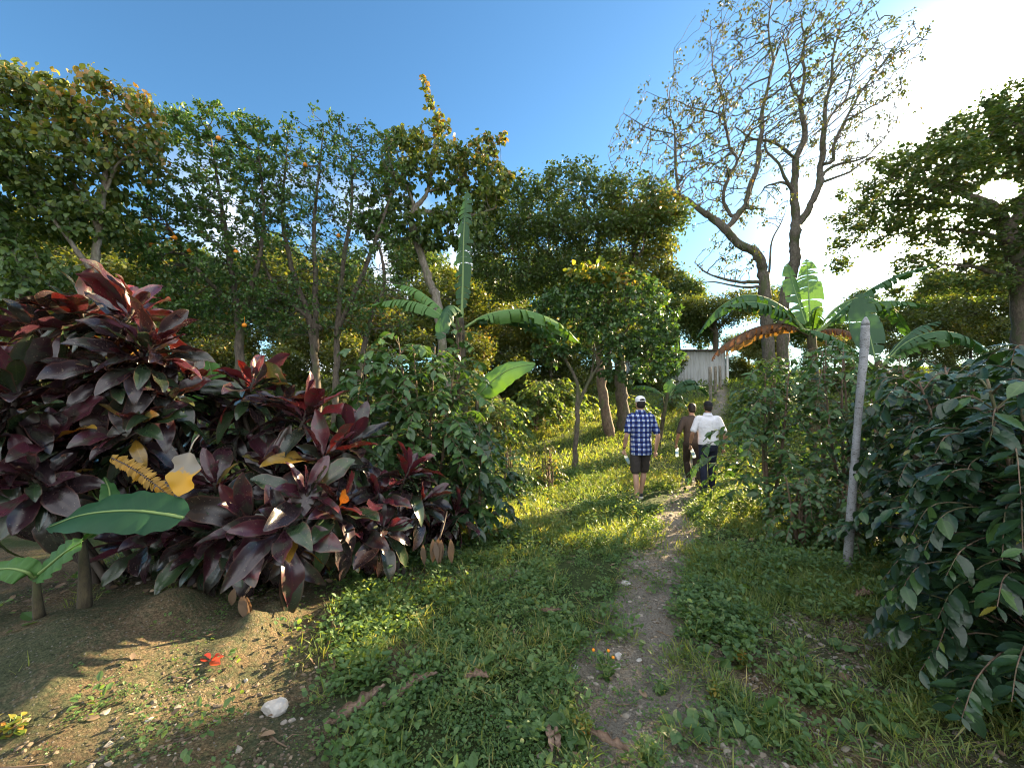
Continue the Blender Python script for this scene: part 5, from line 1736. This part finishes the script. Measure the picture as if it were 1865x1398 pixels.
weed(1105, 1225, .17, 60, .065, 'weed with small orange flowers beside the round pale path stone', 1, 'weed', 6, .5, True)
weed(1205, 1248, .07, 50, .06, 'rosette of grassy leaves in the middle of the bare path', 2, 'weed', 8, .9)
weed(1352, 1215, .10, 40, .08, 'bright green weed in the right hand weed patch', 3, 'gold', 5, .8)
weed(1060, 1345, .14, 150, .045, 'sunlit bushy weed clump at bottom centre', 4, 'gold', 12, .8)
weed(1180, 1385, .12, 130, .04, 'low green weed clump on the lower rim beside the gravel', 5, 'weed', 12, 1.)
weed(570, 1135, .07, 22, .04, 'lone yellow green sprout on the bare earth', 6, 'gold', 3, .5)
weed(170, 1130, .06, 16, .075, 'little round leaved weed on the shaded bank', 7, 'weed', 5, .9, w=.4)
weed(735, 1300, .14, 70, .055, 'pale weed tuft growing between the two husks', 8, 'weed', 7, .8)
weed(905, 1290, .11, 80, .045, 'weed tuft at the right end of the short husk', 9, 'weed', 8, .8)
weed(690, 1120, .16, 60, .055, 'tall pale weed at the left corner of the green patch', 10, 'weed', 6, .6)
weed(20, 1350, .08, 70, .055, 'sunlit weed patch in the lower left corner', 11, 'gold', 9, 1.3, w=.3)
weed(990, 800, .75, 200, .10, 'tall bright weed in the sun left of the small tree trunk', 12, 'gold', 8, .45)
weed(1325, 1190, .12, 50, .05, 'weed with pale seed heads by the bare patch', 13, 'weed', 6, .6)
weed(1300, 1270, .10, 60, .05, 'yellow green weed beside the right hand path rim', 14, 'gold', 7, .8)

weed(1540, 1056, .16, 90, .055, 'leafy weed growing round the foot of the grey post', 15, 'weed', 9, .8)
weed(1475, 1080, .18, 80, .05, 'tall weed just left of the foot of the grey post', 16, 'weed', 7, .5)
weed(1405, 960, .28, 110, .06, 'tallest weed at the edge of the low bright bush', 17, 'weed', 8, .5)
weed(960, 985, .24, 110, .055, 'tall weed by the bend of the path on its left side', 18, 'weed', 9, .5)
weed(1290, 1000, .24, 110, .055, 'tall weed by the bend of the path on its right side', 19, 'weed', 9, .5)
# ------------------------------------------------------------------ people
def remeshed(mb, name, material, parent, voxel, smooth=4):
    m_ = mb.mesh('tmp')
    o = bpy.data.objects.new('tmp', m_)
    COL.objects.link(o)
    r_ = o.modifiers.new('r', 'REMESH')
    r_.mode = 'VOXEL'
    r_.voxel_size = voxel
    s_ = o.modifiers.new('s', 'SMOOTH')
    s_.iterations = smooth
    s_.factor = .5
    dg = bpy.context.evaluated_depsgraph_get()
    me = bpy.data.meshes.new_from_object(o.evaluated_get(dg))
    bpy.data.objects.remove(o)
    bpy.data.meshes.remove(m_)
    me.name = name
    me.polygons.foreach_set('use_smooth', np.ones(len(me.polygons), bool))
    me.materials.clear()
    me.materials.append(material)
    ob = bpy.data.objects.new(name, me)
    COL.objects.link(ob)
    ob.parent = parent
    return ob


def loft(mb, rows, n=18, sub=5):
    """stacked horizontal ellipses x, y, z, rx, ry"""
    s = spline(np.array(rows, float), len(rows) * sub)
    a = np.linspace(0, 2 * np.pi, n, endpoint=False)
    V = np.stack([s[:, None, 0] + s[:, None, 3] * np.cos(a), s[:, None, 1] + s[:, None, 4] * np.sin(a), np.repeat(s[:, 2:3], n, 1)], -1)
    k = len(s)
    i = np.arange(k - 1)[:, None] * n
    j = np.arange(n)[None]
    jj = (j + 1) % n
    Q = np.stack([i + j, i + jj, i + n + jj, i + n + j], -1).reshape(-1, 4)
    V = np.concatenate([V.reshape(-1, 3), s[:1, :3], s[-1:, :3]])
    j = np.arange(n)
    jj = (j + 1) % n
    T = np.concatenate([np.stack([np.full(n, k * n), jj, j], -1), np.stack([np.full(n, k * n + 1), (k - 1) * n + j, (k - 1) * n + jj], -1)])
    if s[-1, 2] < s[0, 2]:
        Q, T = Q[:, ::-1], T[:, ::-1]
    mb.add(V, Q, T)


def blob(mb, c, r):
    mb.add(np.array(c) + ICO3_V * np.array(r), None, ICO3_F)


def limb(mb, pts, rad, flat=1.0, side=None):
    k = np.array([list(p) + [r] for p, r in zip(pts, rad)])
    s = spline(k, len(k) * 5)
    tube(mb, s[:, :3], s[:, 3], 14, flat=flat, side=side)
    blob(mb, pts[0], [rad[0]] * 3)
    blob(mb, pts[-1], [rad[-1]] * 3)


def hand(mb, wrist, dirn, palm, curl, thumb_in=.5, sc=1.0):
    dirn = nrm(np.array(dirn, float))
    palm = np.array(palm, float)
    palm = nrm(palm - dirn * palm.dot(dirn))
    side = np.cross(dirn, palm)            # towards the thumb
    w = np.array(wrist, float)
    limb(mb, [w, w + dirn * .03 * sc, w + dirn * .085 * sc], [.026 * sc, .034 * sc, .036 * sc], flat=.45, side=side)
    for k, (off, L) in enumerate([(.028, .072), (.0095, .080), (-.0095, .074), (-.027, .058)]):
        p = w + (dirn * .084 + side * off) * sc
        pts = [p]
        a = curl * (.35 + .06 * k)
        dd = dirn
        for f, c in ((.45, 1.0), (.32, 1.25), (.23, .9)):
            dd = nrm(dd * math.cos(a * c) + palm * math.sin(a * c))
            p = p + dd * L * f * sc
            pts.append(p)
        limb(mb, pts, [.0095 * sc, .009 * sc, .008 * sc, .0068 * sc])
    p = w + (dirn * .028 + side * .026) * sc
    d1 = nrm(dirn * .75 + side * .6 + palm * .35 * thumb_in)
    d2 = nrm(dirn * .8 + palm * .8 * thumb_in + side * .1)
    limb(mb, [p, p + d1 * .035 * sc, p + d1 * .035 * sc + d2 * .03 * sc], [.012 * sc, .0105 * sc, .0085 * sc])


def head(mb, c, neck, face=(0, 1)):
    """skull with jaw, nose, lips, ears; c centre, facing +y in head space, turned by face"""
    tb = MB()
    loft(tb, [(0, .002, -.118, .03, .035), (0, .018, -.105, .05, .058), (0, .012, -.07, .064, .080), (0, .004, -.02, .073, .093), (0, 0, .03, .077, .099), (0, -.004, .075, .068, .088), (0, -.004, .105, .040, .055), (0, -.004, .117, .012, .016)], 20)
    loft(tb, [(0, .104, -.042, .016, .014), (0, .104, -.028, .014, .018), (0, .096, .005, .009, .010)], 10, 3)
    blob(tb, (0, .090, -.068), (.024, .010, .009))
    blob(tb, (0, .094, -.098), (.022, .012, .012))
    blob(tb, (0, .084, .022), (.055, .014, .010))
    for s in (-1, 1):
        blob(tb, (s * .078, -.008, -.012), (.010, .018, .032))
    V = np.concatenate(tb.V)
    a = math.atan2(face[0], face[1])
    V = np.stack([V[:, 0] * math.cos(a) + V[:, 1] * math.sin(a), -V[:, 0] * math.sin(a) + V[:, 1] * math.cos(a), V[:, 2]], -1)
    mb.add(V + np.array(c), np.concatenate(tb.Q), np.concatenate(tb.T))
    return a


def bottle(name, top, dirn, lb, L=.21, r=.031):
    """clear water bottle, neck at top, body along dirn"""
    dirn = nrm(np.array(dirn, float))
    o = root(name, top, lb, 'water bottle', 'water bottles in hand')
    prof = [(0, .013), (.02, .013), (.03, .016), (.055, r), (.075, r), (.08, r * .95), (.09, r), (.115, r * .96), (.125, r), (.15, r * .95), (.16, r), (L - .01, r), (L, r * .8)]
    mb = MB()
    t = np.array(top)
    s = spline([[z, q] for z, q in prof], 40)
    tube(mb, t + dirn * s[:, :1], s[:, 1], 18)
    mb.build('bottle_body', M['bottle'], o)
    mb = MB()
    tube(mb, np.array([t - dirn * .016, t - dirn * .004, t + dirn * .004]), [.0135, .0148, .0148], 14)
    mb.build('cap', M['white_paint'], o)
    mb = MB()
    tube(mb, t + dirn * np.array([[.085], [.10], [.125], [.14]]), [r * 1.02] * 4, 18, cap=False)
    mb.build('bottle_label', M['bottle_label'], o)
    return o


m, g = mat('clear_bottle')
bs = g.n('ShaderNodeBsdfPrincipled', {'Base Color': (.80, .90, .95), 'Roughness': .12, 'Alpha': 1.0})
bs.inputs['Transmission Weight'].default_value = .55
tr = g.n('ShaderNodeBsdfTranslucent', {'Color': (.75, .88, .95)})
out(g, g.n('ShaderNodeMixShader', {0: .35, 1: bs.outputs[0], 2: tr.outputs[0]}).outputs[0])
M['bottle'] = m
M['bottle_label'] = plain_mat('bottle_label', (.35, .55, .72), .5, 20, .1)


def skin(name, c):
    m, g = mat(name)
    nz = g.noise(g.n('ShaderNodeTexCoord').outputs['Object'], 14, 4)
    cc = g.mix(nz, c, tuple(x * .75 for x in c))
    bs = g.n('ShaderNodeBsdfPrincipled', {'Base Color': cc, 'Roughness': .5})
    bs.inputs['Subsurface Weight'].default_value = .12
    bs.inputs['Subsurface Radius'].default_value = (.02, .008, .004)
    bs.inputs['Subsurface Scale'].default_value = .5
    out(g, bs.outputs[0])
    return m


def cloth(name, c, var=.2, plaid=False):
    m, g = mat(name)
    ob = g.n('ShaderNodeTexCoord').outputs['Object']
    nz = g.noise(ob, 9, 4, .6)
    wv = g.noise(ob, 220, 2)
    if plaid:
        sp = g.n('ShaderNodeSeparateXYZ', {0: ob})
        fn = []
        for ax in (0, 2):
            x = g.math('ADD', sp.outputs[ax], g.math('MULTIPLY', g.math('SUBTRACT', nz, .5), .015))
            f = g.math('FRACT', g.math('MULTIPLY', x, 1 / .082))
            t = g.math('ABSOLUTE', g.math('SUBTRACT', f, .5))
            b1 = g.n('ShaderNodeMapRange', {0: t, 1: .26, 2: .30, 3: 1., 4: 0.}).outputs[0]
            b2 = g.math('MULTIPLY', g.math('GREATER_THAN', t, .44), .45)
            fn.append(g.math('MAXIMUM', b1, b2))
        dk = g.math('MULTIPLY', g.math('ADD', fn[0], fn[1]), .5)
        cc = g.ramp(dk, [(0, (.62, .66, .70)), (.22, (.22, .28, .46)), (.5, (.045, .075, .24)), (1, (.008, .012, .06))])
    else:
        cc = g.mix(g.math('MULTIPLY', nz, var * 2), c, tuple(x * .5 for x in c))
    hgt = g.math('ADD', g.math('MULTIPLY', nz, 1.0), g.math('MULTIPLY', wv, .03))
    bp = g.n('ShaderNodeBump', {'Strength': .5, 'Distance': .06, 'Height': hgt})
    bs = g.n('ShaderNodeBsdfPrincipled', {'Base Color': cc, 'Roughness': .85, 'Normal': bp.outputs[0]})
    bs.inputs['Specular IOR Level'].default_value = .2
    out(g, bs.outputs[0])
    return m


M['skin_fair'] = skin('fair_skin', (.46, .27, .19))
M['skin_tan'] = skin('tan_skin', (.30, .16, .10))
M['hair'] = plain_mat('dark_hair', (.018, .013, .011), .55, 90, .3, .3)
M['plaid'] = cloth('blue_white_plaid', (.5, .5, .5), plaid=True)
M['shorts'] = cloth('charcoal_cloth', (.055, .047, .045))
M['polo'] = cloth('white_polo_cloth', (.66, .66, .72), .06)
M['jeans'] = cloth('dark_denim', (.018, .022, .045))
M['brown_tee'] = cloth('dark_brown_cloth', (.060, .046, .040))
M['brown_trousers'] = cloth('brown_black_cloth', (.035, .026, .022))
M['cap_white'] = cloth('white_cap_cloth', (.74, .74, .78), .05)
M['cap_black'] = cloth('black_cap_cloth', (.016, .016, .02), .1)
M['shoe_dark'] = cloth('dark_shoe', (.03, .033, .036))
M['shoe_brown'] = cloth('brown_shoe', (.13, .075, .04))
M['sole'] = plain_mat('white_sole', (.62, .62, .58), .6, 20, .1)
M['band'] = plain_mat('wristband', (.02, .018, .018), .5, 30, .1)
M['eye'] = plain_mat('eye', (.05, .04, .035), .2, 30, .1)


def shoe(mb, sole, ankle, toe, w=.046):
    """ankle and toe points on the ground plane side of a shoe"""
    a, t = np.array(ankle, float), np.array(toe, float)
    f = nrm(t - a)
    h = a - f * .06
    limb(mb, [h + (0, 0, .035), a + (0, 0, .04), a * .45 + t * .55 + (0, 0, .035), t + (0, 0, .028)], [.036, .042, w * .9, .030])
    limb(mb, [a + (0, 0, .045), a + (0, 0, .085)], [.040, .038])
    if sole is not None:
        limb(sole, [h + (0, 0, .008), a * .5 + t * .5 + (0, 0, .008), t + (0, 0, .008)], [.040, .049, .034], flat=.42, side=nrm(np.cross(f, (0, 0, 1.))))


def person(px, py, d, label, o):
    q = P(px, py, d)
    gz = float(ground_h(q[0], q[1]))
    r = root('person', (q[0], q[1], gz + .012), label, 'person', 'people walking up the path')
    r.rotation_euler = (0, 0, o.get('rz', 0))
    s = o['h'] / 1.8
    r.scale = (s, s, s)
    J = o['J']
    bm = MB()
    wd_ = o.get('wd', 1.0)
    # trunk of the body
    loft(bm, [(0, 0, .80, .10, .08), (0, 0, .88, .155 * wd_, .115), (0, 0, .98, .165 * wd_, .12), (0, .01, 1.10, .145 * wd_, .105), (0, .01, 1.25, .165 * wd_, .115), (0, 0, 1.38, .180 * wd_, .105), (0, -.005, 1.45, .145 * wd_, .080), (0, -.005, 1.51, .09, .065), (0, 0, 1.55, .058, .058), (0, .01, 1.62, .055, .056)])
    hc = np.array([J['head'][0], J['head'][1], 1.685])
    ha = head(bm, hc, None, o.get('face', (0, 1)))
    for sd in ('l', 'r'):
        S = -1 if sd == 'l' else 1
        hip = (S * .088, 0, .90)
        kn, an = J[sd + 'k'], J[sd + 'a']
        kn, an = np.array(kn), np.array(an)
        mid = kn * .62 + an * .38
        calf = mid + np.array([0, -.018, 0])
        limb(bm, [hip, (np.array(hip) + kn) / 2, kn, calf, an], [.088, .070, .050, .050, .034])
        sh, el, wr = np.array([S * .185 * wd_, -.005, 1.445]), np.array(J[sd + 'e']), np.array(J[sd + 'w'])
        limb(bm, [sh, sh * .5 + el * .5, el, el * .6 + wr * .4, wr], [.047, .045, .038, .038, .025])
        hd, pl, cu = J[sd + 'h']
        hand(bm, wr, hd, pl, cu)
    body = remeshed(bm, 'body', o['skin'], r, .0052, 3)
    for S in (-1, 1):
        em = MB()
        p = np.array([S * .032, .083, .004])
        p = np.array([p[0] * math.cos(ha) + p[1] * math.sin(ha), -p[0] * math.sin(ha) + p[1] * math.cos(ha), p[2]]) + hc
        blob(em, p, [.012] * 3)
        e = em.build('eye', M['eye'])
        e.parent = r
    # hair
    hm = MB()

    def hspace(v):
        v = np.asarray(v, float)
        return np.stack([v[:, 0] * math.cos(ha) + v[:, 1] * math.sin(ha), -v[:, 0] * math.sin(ha) + v[:, 1] * math.cos(ha), v[:, 2]], -1) + hc
    tb = MB()
    top = .03 if o.get('cap') else .126
    rows = [(0, -.030, -.085, .052, .050), (0, -.024, -.05, .070, .074), (0, -.018, 0, .0785, .088), (0, -.012, .04, .081, .094)]
    if not o.get('cap'):
        rows += [(0, -.008, .085, .072, .092), (0, -.006, .114, .045, .06), (0, -.006, .126, .014, .018)]
    loft(tb, rows, 20)
    hm.add(hspace(np.concatenate(tb.V)), np.concatenate(tb.Q), np.concatenate(tb.T))
    remeshed(hm, 'hair', M['hair'], r, .006, 2)
    # cap
    if o.get('cap'):
        back = o['cap_back']
        tb = MB()
        fs = -1 if back else 1
        loft(tb, [(0, 0, .022, .0835, .104), (0, 0, .045, .085, .105), (0, 0, .085, .078, .098), (0, 0, .115, .055, .072), (0, 0, .128, .028, .034), (0, 0, .133, .006, .008)], 24)
        V = np.concatenate(tb.V)
        Qc, Tc = np.concatenate(tb.Q), np.concatenate(tb.T)
        # opening above the strap at the end away from the brim
        cq = V[Qc].mean(1)
        hole = (cq[:, 1] * -1 > .055) & (np.abs(cq[:, 0]) < .042) & (cq[:, 2] > .042) & (cq[:, 2] < .042 + .040 * np.sqrt(np.clip(1 - (cq[:, 0] / .045) ** 2, 0, 1)))
        cm2 = MB()
        cm2.add(hspace(V), Qc[~hole] if o.get('cap_hole') else Qc, Tc)
        # brim at the front
        a = np.linspace(-1.15, 1.15, 15)
        ri = np.stack([.083 * np.sin(a), .103 * np.cos(a), np.full(15, .026)], -1)
        ro = np.stack([.080 * np.sin(a), .103 * np.cos(a) + .065 * np.cos(a) ** .7, .018 - .012 * np.abs(np.sin(a))], -1)
        bv = np.concatenate([ri, ro, ro - (0, 0, .004), ri - (0, 0, .004)])
        i = np.arange(14)
        cm2.add(hspace(bv), np.concatenate([np.stack([k * 15 + i, k * 15 + i + 1, ((k + 1) % 4) * 15 + i + 1, ((k + 1) % 4) * 15 + i], -1) for k in range(4)]))
        c_ = cm2.build('cap', o['cap'])
        c_.parent = r
        if o.get('cap_hole'):
            hm2 = MB()
            tb = MB()
            loft(tb, [(0, -.002, .03, .078, .098), (0, -.002, .07, .074, .094), (0, -.002, .1, .05, .07), (0, 0, .11, .01, .015)], 20)
            hm2.add(hspace(np.concatenate(tb.V)), np.concatenate(tb.Q), np.concatenate(tb.T))
            h2 = hm2.build('hair', M['hair'])
            h2.parent = r
    # shirt
    sm = MB()
    hem = o['hem']
    k_ = o.get('loose', 1.0)
    loft(sm, [(0, 0, hem, .178 * wd_ * k_, .135 * k_), (0, 0, hem + .10, .180 * wd_ * k_, .138 * k_), (0, .005, 1.10, .176 * wd_ * k_, .130 * k_), (0, .005, 1.25, .188 * wd_ * k_, .132 * k_), (0, 0, 1.38, .200 * wd_, .126), (0, -.005, 1.45, .170 * wd_, .102), (0, -.005, 1.495, .118, .080), (0, 0, 1.545, .066, .066)], 24)
    for sd in ('l', 'r'):
        S = -1 if sd == 'l' else 1
        sh, el = np.array([S * .185 * wd_, -.005, 1.445]), np.array(J[sd + 'e'])
        f = o.get('sleeve', .78)
        limb(sm, [sh + (-S * .07, 0, .008), sh + (-S * .006, 0, -.002), sh * .5 + el * .5, sh * (1 - f) + el * f], [.064, .067, .063, .062 * k_])
    shirt = remeshed(sm, 'shirt', o['shirt'], r, .007, 3)
    if o.get('collar'):
        cl_ = MB()
        a = np.linspace(-2.9, 2.9, 30)
        rows = []
        for (rr, zz) in ((.066, 1.565), (.070, 1.572), (.082, 1.535), (.096, 1.513)):
            rows.append(np.stack([rr * np.sin(a) * 1.05, -rr * np.cos(a) * .98 + .003, np.full(30, zz)], -1))
        V = np.concatenate(rows)
        i = np.arange(29)
        cl_.add(V, np.concatenate([np.stack([k * 30 + i, k * 30 + i + 1, (k + 1) * 30 + i + 1, (k + 1) * 30 + i], -1) for k in range(3)]))
        c2 = cl_.build('collar', o['shirt'], None)
        c2.parent = shirt
    # trousers or shorts
    tm_ = MB()
    loft(tm_, [(0, 0, .80, .150 * wd_, .115), (0, 0, .90, .178 * wd_, .135), (0, 0, 1.0, .172 * wd_, .128), (0, 0, 1.04, .162 * wd_, .120)], 22)
    for sd in ('l', 'r'):
        S = -1 if sd == 'l' else 1
        hip, kn, an = np.array([S * .09, 0, .90]), np.array(J[sd + 'k']), np.array(J[sd + 'a'])
        if o.get('short'):
            e = hip * .10 + kn * .90
            limb(tm_, [hip, hip * .5 + kn * .5, e], [.098, .092, .088])
        else:
            e = an * .95 + kn * .05
            limb(tm_, [hip, hip * .5 + kn * .5, kn, kn * .62 + an * .38 + (0, -.014, 0), e], [.100, .088, .073, .074, .064])
    remeshed(tm_, 'shorts' if o.get('short') else 'trousers', o['pants'], r, .007, 3)
    # shoes
    for sd in ('l', 'r'):
        mb, so = MB(), MB()
        a, t = J[sd + 's']
        shoe(mb, so, a, t)
        sh_ = remeshed(mb, 'shoe', o['shoe'], r, .006, 2)
        so_ = remeshed(so, 'sole', M['sole'] if o.get('white_sole') else o['shoe'], r, .006, 1)
        so_.parent = sh_
    for sd in o.get('bands', ''):
        wr, el = np.array(J[sd + 'w']), np.array(J[sd + 'e'])
        dd = nrm(wr - el)
        mb = MB()
        tube(mb, np.array([wr - dd * .03, wr - dd * .02, wr - dd * .012]), [.030, .031, .030], 14)
        b_ = mb.build('wristband', M['band'], None)
        b_.parent = r
    return r


def world(r, p):
    p = np.array(p) * r.scale[0]
    a = r.rotation_euler[2]
    return np.array([p[0] * math.cos(a) - p[1] * math.sin(a), p[0] * math.sin(a) + p[1] * math.cos(a), p[2]]) + np.array(r.location)


grip = 1.5
J1 = dict(head=(0, .01), lk=(-.095, .02, .50), la=(-.105, -.06, .085), rk=(.11, .14, .50), ra=(.055, .16, .10),
          ls=((-.105, -.04, .0), (-.14, .13, .0)), rs=((.055, .17, .02), (.10, .33, .0)),
          le=(-.275, -.06, 1.15), lw=(-.275, .06, .90), lh=((.0, .25, -1), (1, .1, 0), grip),
          re=(.285, -.05, 1.13), rw=(.295, .05, .87), rh=((.0, .2, -1), (-1, .2, 0), .7))
p1 = person(1168, 911, 7.1, 'walking man in white backward cap, blue plaid shirt and charcoal shorts',
            dict(h=1.80, J=J1, skin=M['skin_fair'], shirt=M['plaid'], pants=M['shorts'], short=True, hem=.80, loose=1.04, cap=M['cap_white'], cap_back=True, cap_hole=True, collar=True, shoe=M['shoe_dark'], white_sole=True, bands='l', rz=0.10, wd=1.0))
bottle('water_bottle', world(p1, (-.262, .085, .80)), (.50, .25, -.85), 'clear water bottle in the left hand of the plaid shirted man', .20)
J2 = dict(head=(.015, .02), lk=(-.07, .16, .51), la=(-.03, .10, .10), rk=(.08, -.02, .50), ra=(.06, -.22, .13),
          ls=((-.03, .12, .0), (-.05, .29, .0)), rs=((.06, -.22, .04), (.08, -.05, .0)),
          le=(-.285, -.03, 1.15), lw=(-.32, .05, .91), lh=((-.02, .15, -1), (1, .1, 0), grip),
          re=(.26, -.05, 1.15), rw=(.26, .08, .90), rh=((.0, .2, -1), (-1, .2, 0), .7))
p2 = person(1261, 889, 8.5, 'walking man with short dark hair in dark brown shirt and trousers',
            dict(h=1.68, J=J2, skin=M['skin_tan'], shirt=M['brown_tee'], pants=M['brown_trousers'], hem=.90, loose=.98, shoe=M['shoe_brown'], rz=-.12, wd=.95, sleeve=.9))
bottle('water_bottle', world(p2, (-.300, .085, .82)), (.05, .05, -1), 'clear water bottle in the hand of the brown shirted man', .20)
J3 = dict(head=(.02, .03), lk=(-.10, .02, .50), la=(-.12, -.10, .09), rk=(.11, .12, .50), ra=(.10, .12, .09),
          ls=((-.12, -.08, .0), (-.14, .09, .0)), rs=((.10, .14, .0), (.12, .31, .0)),
          le=(-.31, -.02, 1.16), lw=(-.33, .08, .92), lh=((.12, .2, -1), (1, .1, 0), grip),
          re=(.31, -.06, 1.14), rw=(.31, .02, .88), rh=((.0, .2, -1), (-1, .2, 0), .7))
p3 = person(1291, 897, 7.9, 'walking man in black cap, white polo shirt and dark jeans',
            dict(h=1.70, J=J3, skin=M['skin_tan'], shirt=M['polo'], pants=M['jeans'], hem=.93, loose=1.03, cap=M['cap_black'], cap_back=False, cap_hole=False, collar=True, shoe=M['shoe_dark'], bands='l', rz=-.10, wd=1.08, face=(.25, 1)))
bottle('water_bottle', world(p3, (-.300, .12, .83)), (.42, .15, -.9), 'clear water bottle in the left hand of the white shirted man', .20)
